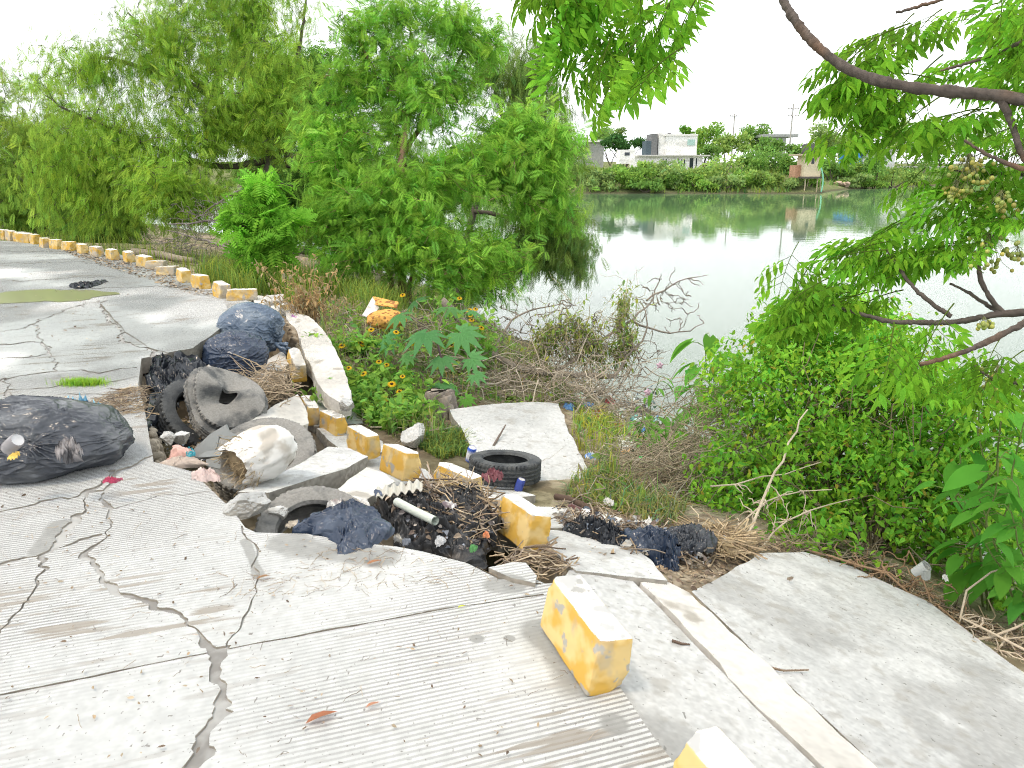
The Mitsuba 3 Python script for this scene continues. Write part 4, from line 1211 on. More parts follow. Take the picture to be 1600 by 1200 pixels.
vk = thing('vine_thicket', 'dense round thicket overgrown by glossy small leaved vines at the right bank', 'shrub')
VBL = [(W(1285, 525, 6.0), (.55, .6, .38), 430, .35), (W(1385, 570, 5.8), (.5, .55, .4), 380, .35), (W(1480, 620, 5.4), (.45, .5, .35), 260, .35), (W(1575, 720, 5.0), (.4, .5, .4), 280, .35), (W(1290, 600, 6.0), (.75, .9, .62), 900, .3), (W(1260, 720, 5.6), (.75, .8, .42), 800, .3), (W(1390, 690, 5.6), (.7, .8, .55), 750, .3), (W(1180, 600, 6.2), (.45, .6, .38), 330, .3), (W(1160, 760, 5.4), (.38, .5, .30), 300, .3), (W(1330, 520, 6.1), (.45, .6, .36), 330, .3),
       (W(1480, 780, 5.0), (.5, .6, .45), 480, .3), (W(1500, 700, 5.3), (.5, .6, .4), 300, .3), (W(1570, 860, 4.6), (.4, .5, .35), 300, .3), (W(1230, 540, 6.2), (.3, .4, .2), 160, .3), (W(1320, 830, 4.9), (.6, .5, .16), 320, .3)]
tips = np.vstack([blob_points(c, r, n, rv, sh) for c, r, n, sh in VBL])
tips = tips[meshkit.fbm(tips * 2.6, 2, 40) > .36]
shoots = tips[rv.integers(len(tips), size=90)] + np.c_[rv.normal(0, .12, 90), rv.normal(0, .12, 90), rv.uniform(.05, .3, 90)]
tips = np.vstack([tips, shoots])
tips[:, 2] = np.maximum(tips[:, 2], H(tips[:, 0], tips[:, 1]) + .02)
wood = MB()
roots = np.array([[x, y, H(x, y) - .03] for x, y in [(2.1, 5.5), (2.6, 5.9), (1.9, 5.0), (2.8, 5.2), (2.4, 4.6), (3.1, 4.9), (2.2, 6.2), (1.55, 5.2)]])
for k in range(260):
    b = roots[rv.integers(len(roots))]; t_ = tips[rv.integers(len(tips))]
    p = wiggle(b, t_, rv, 12, .10); p[:, 2] += .2 * np.sin(np.linspace(0, math.pi, 12)) * rv.uniform(0, 1)
    r0_ = rv.uniform(.003, .010)
    wood.add(*tube(p, np.linspace(r0_, r0_ * .4, 12), 4, False), np.array([.20, .165, .11]) * rv.uniform(.6, 1.4))
part(vk, 'stem', wood.mesh(), 'mat_bark', True, wood.color())
n = len(tips); per = 6
tt_ = np.repeat(np.arange(n), per); m = n * per
dirs = nrm(rv.normal(size=(n, 3)) + [0, -.3, -.5])
base = tips[tt_] + dirs[tt_] * rv.uniform(-.12, .12, (m, 1)) + rv.normal(0, .015, (m, 3))
d = nrm(rv.normal(size=(m, 3)) * .8 + [0, -.25, -.35])
clump = (.72 + .85 * meshkit.fbm(tips * 2.4, 3, 12) + rv.normal(0, .2, n))[tt_][:, None]
cols = np.clip(tint((.25, .50, .06), m, rv, .2, .2) * clump, .01, .8)
yel = rv.random(m) < .02
cols[yel] = [.5, .42, .08]
sc = rv.uniform(.038, .068, m)
lv, lf = leaf4(.50, .15, .06)
dist = np.linalg.norm(base - EYE, axis=1)
nearest = np.argsort(dist - sc * 20)[:260]            # the ones that show largest
for q in nearest:
    mb = scatter(lv, lf, base[q:q + 1], d[q:q + 1], sc[q:q + 1] * 1.1, cols[q:q + 1], rv.normal(0, .6, 1))
    part(vk, 'leaf', mb.mesh(), 'mat_leaf', False, mb.color())
rest = np.setdiff1d(np.arange(m), nearest)
mb = scatter(lv, lf, base[rest], d[rest], sc[rest], cols[rest], rv.normal(0, .6, len(rest)))
part(vk, 'foliage', mb.mesh(), 'mat_leaf', False, mb.color(), stuff=True)


def big_leaf(w=.62, heart=.18, nseg=6):
    """A broad pointed leaf with heart-shaped base, folded and drooping, length 1."""
    ys_ = np.linspace(0, 1, nseg + 1)
    wd = w * .5 * np.sin(np.pi * np.clip(ys_ * .93 + .07, 0, 1) ** .75) ** .9
    v, f = [], []
    for i, (y, a) in enumerate(zip(ys_, wd)):
        z = -.38 * y * y
        yb = y - heart * (1 - y) ** 3
        v += [(-a, yb if a > 0 else y, z + a * .22), (0, y, z), (a, yb if a > 0 else y, z + a * .22)]
    for i in range(nseg):
        a = i * 3
        for k in (0, 1):
            f += [(a + k, a + k + 1, a + k + 4), (a + k, a + k + 4, a + k + 3)]
    return np.array(v), np.array(f)


BGL = big_leaf()
LNL = big_leaf(.30, .0)


def broad_plant(name, label, cat, root, tops, nl, size, col, seed, tmpl=BGL, group=None, sw=.008):
    rg = np.random.default_rng(seed)
    k = thing(name, label, cat, group)
    st = MB()
    at, dr_ = [], []
    for tp in tops:
        p = wiggle(root + rg.normal(0, .03, 3) * [1, 1, 0], tp, rg, 10, .04)
        st.add(*tube(p, np.linspace(sw, sw * .4, 10), 5, False), np.array([.16, .2, .07]) * rg.uniform(.7, 1.2))
        for i in range(nl):
            t_ = rg.uniform(.25, 1) if i else 1
            q = p[min(9, int(t_ * 9))]
            a = rg.uniform(0, 6.28)
            out = np.array([math.cos(a), math.sin(a), rg.uniform(-.1, .5)])
            e = q + out * size * rg.uniform(.3, .7)
            st.add(*tube(np.array([q, (q + e) / 2 + [0, 0, .02], e]), .003, 3, False), np.array([.18, .26, .08]))
            at.append(e); dr_.append(nrm(out * [1, 1, .2] + [0, 0, -.55]))
    part(k, 'stem', st.mesh(), 'mat_bark', True, st.color())
    for i in range(len(at)):
        mb = scatter(tmpl[0], tmpl[1], np.array(at[i])[None], np.array(dr_[i])[None], rg.uniform(.65, 1.15, 1) * size, tint(col, 1, rg, .2, .1), rg.normal(0, .3, 1))
        part(k, 'leaf', mb.mesh(), 'mat_leaf', True, mb.color())
    return k


def rootz(x, y):
    return np.array([x, y, H(x, y) - .02])


g_ = 'broad leaved plants at the water edge'
broad_plant('broad_leaved_plant', 'tall plant with large heart shaped leaves at the right frame edge', 'plant', rootz(2.75, 3.9), [W(1530, 640, 3.9), W(1570, 600, 3.7), W(1600, 660, 3.7), W(1500, 700, 4.0), W(1560, 720, 3.7)], 9, .19, (.13, .38, .05), 51)
broad_plant('broad_leaved_plant', 'lower broad leaved plant under the right frame edge above the dry sticks', 'plant', rootz(2.9, 3.6), [W(1580, 800, 3.7), W(1540, 850, 3.8), W(1600, 880, 3.6), W(1530, 780, 4.0), W(1590, 760, 3.6)], 10, .12, (.15, .42, .06), 52)
broad_plant('broad_leaved_plant', 'tall broad leaved weed left of the thicket, its top over the water', 'plant', rootz(1.9, 7.6), [W(1105, 520, 7.4), W(1075, 590, 7.4), W(1125, 580, 7.4), W(1140, 545, 7.5)], 9, .25, (.17, .42, .06), 53)
broad_plant('broad_leaved_plant', 'leafy weed with pink blossoms at the edge of the litter', 'plant', rootz(1.35, 7.3), [W(1030, 590, 7.3), W(1050, 640, 7.2), W(1015, 650, 7.2), W(1070, 660, 7.1)], 10, .18, (.19, .43, .08), 54, LNL)
broad_plant('broad_leaved_plant', 'small leafy weed in front of the pink flowering one', 'plant', rootz(1.2, 6.9), [W(1005, 640, 7.0), W(990, 660, 7.0), W(1025, 690, 6.9)], 9, .14, (.20, .44, .09), 55, LNL)
for k, (px, py) in enumerate([(1031, 571), (1012, 613)]):
    v, f = ico(2, (.03, .014, .03))
    v = v * (1 + .25 * np.sin(np.arctan2(v[:, 2], v[:, 0]) * 5))[:, None]
    one('blossom', ['upper', 'lower'][k] + ' pale pink blossom on the leafy weed by the litter', 'flower', (v + gd(px, py, 7.2), f), 'mat_rough', True, np.tile([[.55, .38, .48]], (len(v), 1)))
broad_plant('broad_leaved_plant', 'tall leafy stems rising at the right behind the heart shaped leaves', 'plant', rootz(3.2, 5.2), [W(1500, 640, 5.2), W(1540, 690, 5.0), W(1460, 720, 5.2), W(1590, 600, 5.2), W(1560, 560, 5.3)], 12, .13, (.17, .42, .06), 56, LNL)

# ------------------------------------------------------------------ castor bean plants with palmate leaves


def palmate(seed):
    rg = np.random.default_rng(seed)
    v, f = [(0, 0, 0)], []
    lob = 9
    angs = np.linspace(-2.5, 2.5, lob)
    ring = []
    for i, a in enumerate(angs):
        L = .55 + .45 * math.cos(a * .5)
        c, s_ = math.sin(a), math.cos(a)
        z = -.28 * L
        tipz = -.45 * L * L
        side = .155 * L
        mid = .55 * L
        k = len(v)
        v += [(c * mid - s_ * side, s_ * mid + c * side, tipz * .35 + .015), (c * L, s_ * L, tipz), (c * mid + s_ * side, s_ * mid - c * side, tipz * .35 + .015), (c * mid, s_ * mid, tipz * .3 - .02), (c * .3 + 0, s_ * .3, -.01)]
        f += [(k + 3, k, k + 1), (k + 3, k + 1, k + 2), (k + 4, k, k + 3), (k + 4, k + 3, k + 2), (0, k, k + 4), (0, k + 4, k + 2)]
        ring.append(k)
    for a, b in zip(ring[:-1], ring[1:]):             # web between the lobes
        w = len(v)
        v.append(tuple((np.array(v[a + 2]) + np.array(v[b])) / 2 * .86))
        f += [(0, a + 2, w), (0, w, b)]
    return np.array(v), np.array(f)


PAL = palmate(1)


def castor(name, label, root, leaves, col, seed):
    rg = np.random.default_rng(seed)
    k = thing(name, label, 'plant')
    top = np.mean([gd(*l[:3]) for l in leaves], 0) + [0, 0, .05]
    st = MB()
    sp = wiggle(root, top, rg, 8, .03)
    st.add(*tube(sp, np.linspace(.016, .008, 8), 6), np.array([.17, .10, .13]))
    lv_ = []
    for (px, py, d, sz) in leaves:
        e = gd(px, py, d)
        b = sp[int(np.clip((e[2] - root[2]) / max(top[2] - root[2], .05) * 6, 1, 7))]
        st.add(*tube(wiggle(b, e, rg, 5, .05, -.06), .005, 4, False), np.array([.2, .19, .12]))
        out = nrm((e - b) * [1, 1, .15] + [0, -.12, -.10])
        lv_.append(scatter(PAL[0], PAL[1], e[None], out[None], sz * .84, tint(col, 1, rg, .14, .06), rg.normal(0, .25, 1), None, (0, -.45, 1)))
    part(k, 'stem', st.mesh(), 'mat_bark', True, st.color())
    for m_ in lv_:
        part(k, 'leaf', m_.mesh(), 'mat_leaf', False, m_.color())


castor('castor_bean_plant', 'blue green castor bean plant with star shaped leaves behind the tree stump', rootz(*gd(688, 640, 7.9)[:2]),
       [(628, 492, 8.1, .30), (665, 520, 7.8, .36), (720, 520, 7.9, .32), (700, 480, 8.2, .28), (650, 470, 8.4, .26), (610, 530, 8.2, .26), (690, 560, 7.7, .26), (735, 560, 7.8, .22), (690, 600, 7.5, .25), (640, 555, 8.0, .2), (735, 485, 8.4, .24), (742, 585, 7.7, .18)], (.17, .40, .15), 61)
castor('castor_bean_plant', 'small castor bean seedling with two leaves left of the big broken slab', rootz(*gd(728, 640, 7.5)[:2]), [(728, 622, 7.5, .16), (712, 606, 7.6, .14), (655, 622, 7.4, .16)], (.18, .47, .1), 62)

# ------------------------------------------------------------------ grass and ground cover
rg_ = np.random.default_rng(90)


def blades(pts, lo, hi, w, col, rng, lean=.35, mb=None, seg=2, var=.25, hue=.2):
    n = len(pts)
    h = rng.uniform(lo, hi, n)
    a = rng.uniform(0, 6.283, n)
    out = np.stack([np.cos(a), np.sin(a), 0 * a], 1)
    side = np.stack([-np.sin(a), np.cos(a), 0 * a], 1)
    ln = rng.uniform(.1, 1, n)[:, None] * lean
    p1 = pts + out * (h[:, None] * ln * .35) + np.c_[0 * h, 0 * h, h * .6]
    p2 = pts + out * (h[:, None] * ln * 1.3) + np.c_[0 * h, 0 * h, h * (1 - .35 * ln[:, 0])]
    ww = (w * rng.uniform(.6, 1.3, n))[:, None]
    v = np.stack([pts - side * ww / 2, pts + side * ww / 2, p1 - side * ww * .4, p1 + side * ww * .4, p2], 1).reshape(-1, 3)
    f = (np.array([(0, 1, 3), (0, 3, 2), (2, 3, 4)])[None] + (np.arange(n) * 5)[:, None, None]).reshape(-1, 3)
    mb = mb or MB()
    mb.add(v, f, np.repeat(tint(col, n, rng, var, hue), 5, axis=0))
    return mb


def field(poly, n, rng, clumpy=0.0, freq=2.0, ok=None):
    """Points on the ground in a plan outline; clumpy: thinned by noise."""
    poly = Polygon(poly).buffer(0)
    x0, y0, x1, y1 = poly.bounds
    q = np.c_[rng.uniform(x0, x1, n * 3), rng.uniform(y0, y1, n * 3)]
    q = q[shapely.contains(poly, shapely.points(q))]
    if clumpy:
        q = q[meshkit.fbm(np.c_[q * freq, np.zeros(len(q))], 3, 4) > clumpy]
    q = q[:n]
    z = H(q[:, 0], q[:, 1])
    p = np.c_[q, z]
    return p[(z > -1.46)]


def gpoly(*px):                                       # plan outline of a patch of bank as surveyed from the road
    return [ground_at(*q)[:2] for q in px]


fp_ = lambda px, Yd: np.array([(px - 800) / 1200 * Yd / 1.045, Yd, 0])
far_verge = [kpt(u, s) [:2] for u, s in [(uy(10.4), .12), (uy(12), .12), (uy(14), .12), (uy(17), .12), (uy(19.5), .12), (uy(24.9), .2), (uy(24.9), 4), (uy(19.5), 3.5), (uy(16), 3.2), (uy(13), 3.5), (uy(11), 3.5), (uy(9.5), 3.0), (uy(8.6), 1.2), (uy(9.4), .6)]]
mb = blades(field(far_verge, 9000, rg_, .42, 1.2), .12, .42, .012, (.26, .36, .07), rg_)
blades(field([kpt(u, s)[:2] for u, s in [(uy(9.2), .5), (uy(10.8), .2), (uy(12.6), .2), (uy(12.6), 2.6), (uy(10.5), 3.0), (uy(9), 1.6)]], 5200, rg_, .35, 1.5), .2, .6, .012, (.28, .38, .08), rg_, .6, mb)
stuff('grass', 'tall green grass growing along the far kerb blocks', 'grass', mb.mesh(), 'mat_leaf', False, mb.color())
bank = gpoly((500, 520), (520, 480), (600, 450), (690, 450), (780, 520), (860, 590), (905, 640), (930, 700), (985, 760), (1060, 820), (940, 800), (930, 720), (900, 640), (700, 640), (690, 700), (650, 700), (560, 660))
mb = blades(field(bank, 9000, rg_, .44, 1.6), .08, .30, .010, (.24, .34, .09), rg_, .5)
blades(field(bank, 6500, rg_, .40, 2.2), .1, .35, .006, (.38, .33, .2), rg_, .9, mb)
stuff('grass', 'mixed green and dry grass covering the bank between kerb and water', 'grass', mb.mesh(), 'mat_leaf_dull', False, mb.color())
wp_ = field(bank, 9500, rg_, .40, 1.3)
wp_[:, 2] += rg_.uniform(0, 1, len(wp_)) ** 1.5 * .30 * meshkit.noise(wp_ * 1.5, 6)
mb = scatter(*leaf4(.55, .2, .05), wp_, nrm(rg_.normal(size=wp_.shape) + [0, 0, .2]), rg_.uniform(.035, .10, len(wp_)), tint((.25, .42, .09), len(wp_), rg_, .25, .2), rg_.normal(0, .6, len(wp_)))
stuff('weeds', 'small leafy weeds sprouting through the dry stalks of the bank', 'weeds', mb.mesh(), 'mat_leaf', False, mb.color())
far_p = field([fp_(x, y)[:2] for x, y in [(800, 99), (1060, 98), (1240, 98), (1290, 112), (1330, 120), (1500, 143), (1640, 163), (1640, 180), (1400, 160), (1330, 138), (1250, 124), (800, 125)]], 14000, rg_, .3, .2)
mb = blades(far_p, .3, .9, .22, (.24, .36, .09), rg_, .6)
stuff('grass', 'tall grass and scrub covering the opposite bank', 'grass', mb.mesh(), 'mat_leaf_dull', False, mb.color())
for lab, px, n, lo, hi, col in [('bright yellow green grass clump at the right edge of the big slab', [(890, 690), (905, 650), (960, 645), (985, 690), (950, 720), (915, 715)], 650, .05, .24, (.40, .50, .10)),
                                ('dark green mound of grass between kerb blocks and the big slab', [(652, 700), (690, 668), (735, 690), (740, 715), (690, 722)], 1500, .03, .13, (.24, .34, .09)),
                                ('green weeds along the lower right border of the big slab', [(880, 775), (935, 740), (990, 770), (1010, 812), (945, 800)], 800, .03, .16, (.30, .38, .12)),
                                ('low weeds below the brown tangle right of the black bag', [(960, 800), (1010, 770), (1070, 800), (1060, 828), (1000, 825)], 600, .03, .17, (.32, .36, .14))]:
    mb = blades(field(gpoly(*px), n, rg_), lo, hi, .009, col, rg_, 1.0, None, 2, .3, .3)
    stuff('grass', lab, 'grass', mb.mesh(), 'mat_leaf', False, mb.color())
tuft = thing('grass_tuft', 'small bright grass tuft sprouting from a road crack near the big bag', 'grass tuft')
q = np.c_[rg_.normal(0, .085, 900), rg_.normal(0, .03, 900), np.zeros(900)] + gp(128, 601)
mb = blades(q, .03, .075, .004, (.36, .58, .08), rg_, .8)
part(tuft, 'blades', mb.mesh(), 'mat_leaf', False, mb.color())
# dry litter strewn on road and bank


def litter(pts, lo, hi, r, cols, rng, mb=None, lift=.006, bend=.12, up=.12):
    mb = mb or MB()
    for p in pts:
        L = rng.uniform(lo, hi); a = rng.uniform(0, 6.283)
        d = np.array([math.cos(a), math.sin(a), rng.normal(0, up)]) * L
        q = wiggle(p + [0, 0, lift] - d / 2, p + [0, 0, lift] + d / 2, rng, 5, bend)
        q[:, 2] = np.maximum(q[:, 2], p[2] + r)
        rr = r * rng.uniform(.6, 1.5)
        mb.add(*tube(q, np.linspace(rr, rr * .5, 5), 3, False), np.array(cols[rng.integers(len(cols))]) * rng.uniform(.6, 1.3))
    return mb


DRY = [(.34, .26, .17), (.42, .35, .25), (.25, .19, .13), (.30, .25, .2), (.16, .12, .09)]


def chips(pts, size, cols, rng, mb=None):
    mb = mb or MB()
    n = len(pts)
    a = rng.uniform(0, 6.283, n)
    d = np.stack([np.cos(a), np.sin(a), rng.normal(.05, .2, n)], 1)
    lv, lf = leaf4(.45, .1, .05)
    scatter(lv, lf, pts + [0, 0, .006], d, size * rng.uniform(.5, 1.4, n), np.array(cols)[rng.integers(len(cols), size=n)] * rng.uniform(.6, 1.3, (n, 1)), rng.normal(0, .5, n), mb)
    return mb


def rpoly(*px):
    return [gp(*q)[:2] for q in px]


def roadpts(poly, n, rng, clumpy=0, freq=3.0):
    p = field(poly, n, rng, 0)
    poly = Polygon(poly).buffer(0)
    x0, y0, x1, y1 = poly.bounds
    q = np.c_[rng.uniform(x0, x1, n * 4), rng.uniform(y0, y1, n * 4)]
    q = q[shapely.contains(poly, shapely.points(q))]
    if clumpy:
        q = q[meshkit.fbm(np.c_[q * freq, np.zeros(len(q))], 3, 8) > clumpy]
    q = q[:n]
    return np.c_[q, np.full(len(q), .004)]


kerb_litter = rpoly((90, 386), (180, 402), (260, 425), (290, 448), (350, 462), (300, 462), (240, 440), (190, 425), (120, 402))
mb = chips(roadpts(kerb_litter, 2600, rg_), .055, DRY, rg_)
litter(roadpts(kerb_litter, 350, rg_), .06, .22, .003, DRY, rg_, mb)
stuff('leaf_litter', 'brown fallen leaves and twigs swept against the far kerb', 'leaf litter', mb.mesh(), 'mat_rough', False, mb.color())
mb = litter(roadpts(rpoly((112, 655), (150, 625), (205, 607), (226, 610), (230, 650), (190, 645), (150, 662)), 260, rg_), .05, .3, .0028, DRY, rg_)
litter(roadpts(rpoly((300, 905), (500, 860), (600, 855), (800, 905), (560, 925), (380, 940)), 150, rg_, .5), .02, .1, .0012, DRY, rg_, mb)
chips(roadpts(rpoly((0, 760), (400, 830), (840, 920), (950, 1190), (0, 1190)), 190, rg_), .018, DRY, rg_, mb)
litter(roadpts(rpoly((0, 760), (400, 830), (840, 920), (950, 1190), (0, 1190)), 70, rg_), .02, .08, .0010, DRY, rg_, mb)
chips(roadpts(rpoly((0, 420), (200, 450), (220, 620), (0, 640)), 120, rg_), .03, DRY, rg_, mb)
stuff('straw', 'loose straw and specks strewn over the road slabs', 'straw', mb.mesh(), 'mat_rough', False, mb.color())
for k, (px, py, c, L) in enumerate([(477, 1131, (.45, .2, .12), .10), (571, 1106, (.55, .3, .2), .05), (573, 882, (.5, .26, .15), .07), (715, 950, (.65, .68, .10), .035), (400, 905, (.4, .25, .15), .06)]):
    mb = scatter(*leaf4(.36, .1, .1), gp(px, py, .012)[None], np.array([[.8, .55, .1]]), L, np.array([c]), np.array([.3]))
    one('fallen_leaf', ['reddish dry leaf lying in the foreground of the road', 'small orange leaf scrap right of the reddish one', 'brown leaf on the road below the blue bag', 'yellow green leaf on the joint line', 'brown leaf in the branching crack'][k], 'leaf', mb.mesh(), 'mat_leaf_dull', False, mb.color())

# ------------------------------------------------------------------ wild sunflowers
sf_c = [(560, 600, 7.6), (600, 570, 8.0), (590, 625, 7.2), (620, 660, 6.9), (560, 545, 8.4), (640, 610, 7.4), (720, 490, 8.8), (745, 515, 8.8), (530, 620, 7.4)]
FL = [(563, 536), (568, 584), (592, 565), (604, 570), (629, 588), (601, 623), (624, 612), (629, 625), (566, 538), (534, 540), (619, 519), (629, 461), (653, 640), (718, 466), (733, 485), (735, 493), (752, 512), (645, 537), (706, 539), (598, 632), (737, 500), (743, 483), (580, 515), (612, 600), (545, 575)]
fcen = [np.array([0, 0, 0])]
keys = []
for k, (px, py, d) in enumerate(sf_c):
    lab = ['front left wild sunflower bush beside the plaster strip', 'wild sunflower bush left of the castor bean stem', 'dense wild sunflower bush above the kerb blocks', 'wild sunflower bush nearest the yellow kerb blocks', 'upper left wild sunflower under the orange box', 'wild sunflower bush beside the stump',
           'wild sunflower with several yellow heads right of the castor bean top', 'rightmost wild sunflower behind the castor bean', 'low sunflower weeds against the plaster strip'][k]
    key = thing('sunflower_plant', lab, 'plant', 'wild sunflowers on the bank')
    keys.append(key)
    c = gd(px, py, d); b = np.array([c[0], c[1], H(c[0], c[1]) - .02])
    hgt = max(.25, c[2] - b[2])
    rg2 = np.random.default_rng(400 + k)
    st = MB(); base, dd = [], []
    for j in range(16):
        tp = b + [rg2.normal(0, .2), rg2.normal(0, .2), hgt * rg2.uniform(.75, 1.25)]
        p = wiggle(b + rg2.normal(0, .08, 3) * [1, 1, 0], tp, rg2, 7, .06)
        st.add(*tube(p, np.linspace(.005, .002, 7), 3, False), np.array([.2, .28, .08]))
        for q in range(26):
            base.append(p[rg2.integers(1, 7)] + rg2.normal(0, .02, 3)); dd.append(nrm(rg2.normal(size=3) + [0, 0, .2]))
    part(key, 'stem', st.mesh(), 'mat_bark', False, st.color())
    lm = scatter(*leaf4(.55, .2, .05), np.array(base), np.array(dd), rg2.uniform(.05, .11, len(base)), tint((.26, .48, .09), len(base), rg2, .2, .15), rg2.normal(0, .5, len(base)))
    part(key, 'foliage', lm.mesh(), 'mat_leaf', False, lm.color())
for k, (px, py) in enumerate(FL):
    j = int(np.argmin([abs(px - a) + abs(py - b) for a, b, _ in sf_c])); d = sf_c[j][2] - .12
    rg2 = np.random.default_rng(500 + k)
    c = gd(px, py, d); ax = nrm(cam(rg2.normal(0, .3), .7, .7)); F = frame(ax)
    mb = MB()
    lv, lf = leaf4(.5, .1, .03)
    a = np.arange(13) / 13 * 6.283
    rad = (np.cos(a)[:, None] * F[:, 0] + np.sin(a)[:, None] * F[:, 1])
    x = np.repeat(ax[None], 13, 0)
    s_ = rg2.uniform(.024, .037)
    scatter(lv, lf, c + rad * s_ * .25, rad, s_, tint((.72, .45, .03), 13, rg2, .08, .05), None, mb, ax)
    v, f = ico(1, (s_ * .42, s_ * .42, s_ * .2))
    mb.add(v @ F.T + c + ax * .005, f, np.array([.10, .05, .03]))
    part(keys[j], 'flower_head', mb.mesh(), 'mat_leaf_dull', False, mb.color())

# ------------------------------------------------------------------ stump, fallen tree, dead stalks
rd = np.random.default_rng(17)


def roots_mesh(c, n, h, r, rng, col):
    mb = MB()
    for k in range(n):
        a = k / n * 6.283 + rng.uniform(-.2, .2)
        o = np.array([math.cos(a), math.sin(a), 0])
        p = np.array([c + o * r * .45 + [0, 0, h], c + o * r * .7 + [0, 0, h * .55], c + o * r * 1.0 + [0, 0, h * .1], c + o * r * rng.uniform(1.2, 1.9) + [0, 0, -.12]])
        mb.add(*tube(spline(p, 9) + rng.normal(0, .008, (9, 3)), np.linspace(r * .28, r * .12, 9), 5), np.array(col) * rng.uniform(.6, 1.3))
    mb.add(*tube(np.array([c + [0, 0, -.1], c + [0, 0, h * .6], c + [0, 0, h]]), [r * .8, r * .7, r * .5], 9), np.array(col) * .8)
    return mb


mb = roots_mesh(np.array(gd(688, 660, 7.4)) + [0, 0, -.12], 16, .42, .20, rd, (.24, .21, .18))
one('tree_stump', 'grey fibrous tree stump with exposed roots left of the big slab', 'stump', mb.mesh(), 'mat_bark', True, mb.color())


def dead(name, label, limbs, ends, n, seed, col=(.30, .26, .21), rr=.012, amp=.16, cat='dead branch'):
    rg2 = np.random.default_rng(seed)
    wood, tips, dirs = grow(limbs, ends, rg2, r0=rr * 1.6, amp=amp, rmin=max(.004, rr * .62))
    k = thing(name, label, cat)
    v_ = np.vstack(wood.v)
    put(k, wood.mesh(), 'mat_bark', True, np.array(col)[None] * (.45 + 1.1 * meshkit.fbm(v_ * 8, 3, seed))[:, None])
    return k


dead('fallen_tree', 'fallen dead tree with bare limbs reaching over the water', [(pl((690, 470, 9.4), (740, 520, 9.3), (775, 560, 9.2), (830, 580, 9.2), (900, 585, 9.4), (960, 588, 9.5)), .055, .03), (pl((860, 585, 9.3), (930, 540, 9.6), (985, 500, 9.8), (1010, 480, 10), (1030, 440, 10.2)), .03, .007),
      (pl((985, 500, 9.8), (1060, 520, 10), (1100, 505, 10.2)), .016, .005), (pl((1010, 470, 10), (1060, 440, 10.2), (1105, 430, 10.4)), .014, .004), (pl((775, 555, 9.2), (800, 500, 9.5), (850, 480, 9.7), (875, 475, 9.7)), .02, .006), (pl((960, 588, 9.5), (990, 545, 9.6), (1012, 515, 9.7), (1000, 470, 9.8)), .02, .006)],
     [(W(870, 520, 9.5), (1.0, .6, .5), 170, .6), (W(1040, 470, 10.2), (.6, .4, .45), 75, .6), (W(960, 550, 9.5), (.8, .5, .45), 150, .6), (W(700, 510, 9.4), (.9, .5, .4), 120, .6)], 0, 71, (.22, .19, .16), .009)
dead('dead_branch', 'tangle of pale dry stalks between the fallen tree and the litter', [(pl((880, 690, 7.9), (900, 640, 8.3), (950, 600, 8.8)), .014, .006), (pl((1000, 700, 7.8), (960, 640, 8.4), (930, 590, 8.9)), .012, .005), (pl((830, 640, 8.0), (900, 620, 8.6), (990, 610, 8.9)), .012, .005), (pl((760, 600, 8.2), (840, 600, 8.6), (900, 610, 8.7)), .014, .006)],
     [(W(880, 600, 8.6), (1.1, .6, .38), 190, .6), (W(970, 630, 8.3), (.5, .5, .4), 80, .6), (W(790, 590, 8.5), (.7, .5, .3), 90, .6), (W(690, 560, 8.8), (.6, .5, .25), 90, .6)], 0, 72, (.36, .31, .25), .006, .10)
dead('dead_branch', 'brown dry brush mass left of the vine thicket', [(pl((1130, 800, 5.6), (1080, 730, 6.0), (1000, 700, 6.3)), .010, .004), (pl((1180, 760, 5.8), (1130, 690, 6.2), (1060, 660, 6.6)), .010, .004), (pl((1050, 800, 5.6), (1060, 720, 6.1), (1120, 650, 6.5)), .010, .004)],
     [(W(1080, 740, 5.9), (.50, .45, .28), 380, .6), (W(1010, 720, 6.2), (.32, .35, .16), 130, .6), (W(1150, 690, 6.1), (.3, .3, .35), 170, .6), (W(1120, 640, 6.5), (.35, .3, .3), 160, .6)], 0, 73, (.34, .28, .20), .005)
dead('dead_branch', 'bare pale sticks leaning in front of the vine thicket', [(pl((1150, 880, 4.4), (1230, 700, 4.9), (1262, 640, 5.2)), .010, .005), (pl((1110, 760, 5.0), (1200, 745, 5.0), (1290, 720, 5.1)), .006, .003), (pl((1130, 850, 4.5), (1180, 790, 4.7), (1300, 765, 4.8)), .006, .003), (pl((1180, 870, 4.4), (1250, 800, 4.6), (1330, 780, 4.7)), .006, .003)],
     [(W(1200, 800, 4.7), (.35, .25, .16), 46, .6)], 0, 74, (.50, .43, .33), .005)
dead('dead_branch', 'dry reddish brown brush along the lower edge of the thicket', [(pl((1260, 860, 4.5), (1380, 900, 4.3), (1480, 960, 4.1), (1600, 1020, 3.9)), .007, .004), (pl((1420, 1000, 3.9), (1450, 920, 4.2), (1420, 860, 4.4)), .008, .003)],
     [(W(1420, 930, 4.25), (.3, .3, .12), 130, .6), (W(1340, 880, 4.45), (.3, .25, .08), 90, .6), (W(1540, 1000, 4.0), (.32, .25, .09), 110, .6)], 0, 75, (.32, .21, .13), .004)
dead('dead_branch', 'pale arching sticks at the lower right frame edge', [(pl((1610, 1020, 3.6), (1500, 960, 3.9), (1560, 890, 4.0), (1600, 880, 4)), .007, .004), (pl((1480, 1010, 3.8), (1560, 990, 3.75), (1640, 950, 3.7)), .008, .004), (pl((1530, 1060, 3.6), (1580, 1000, 3.7), (1630, 980, 3.7)), .006, .003)],
     [(W(1560, 1000, 3.75), (.25, .2, .09), 60, .6)], 0, 76, (.45, .38, .29), .005)
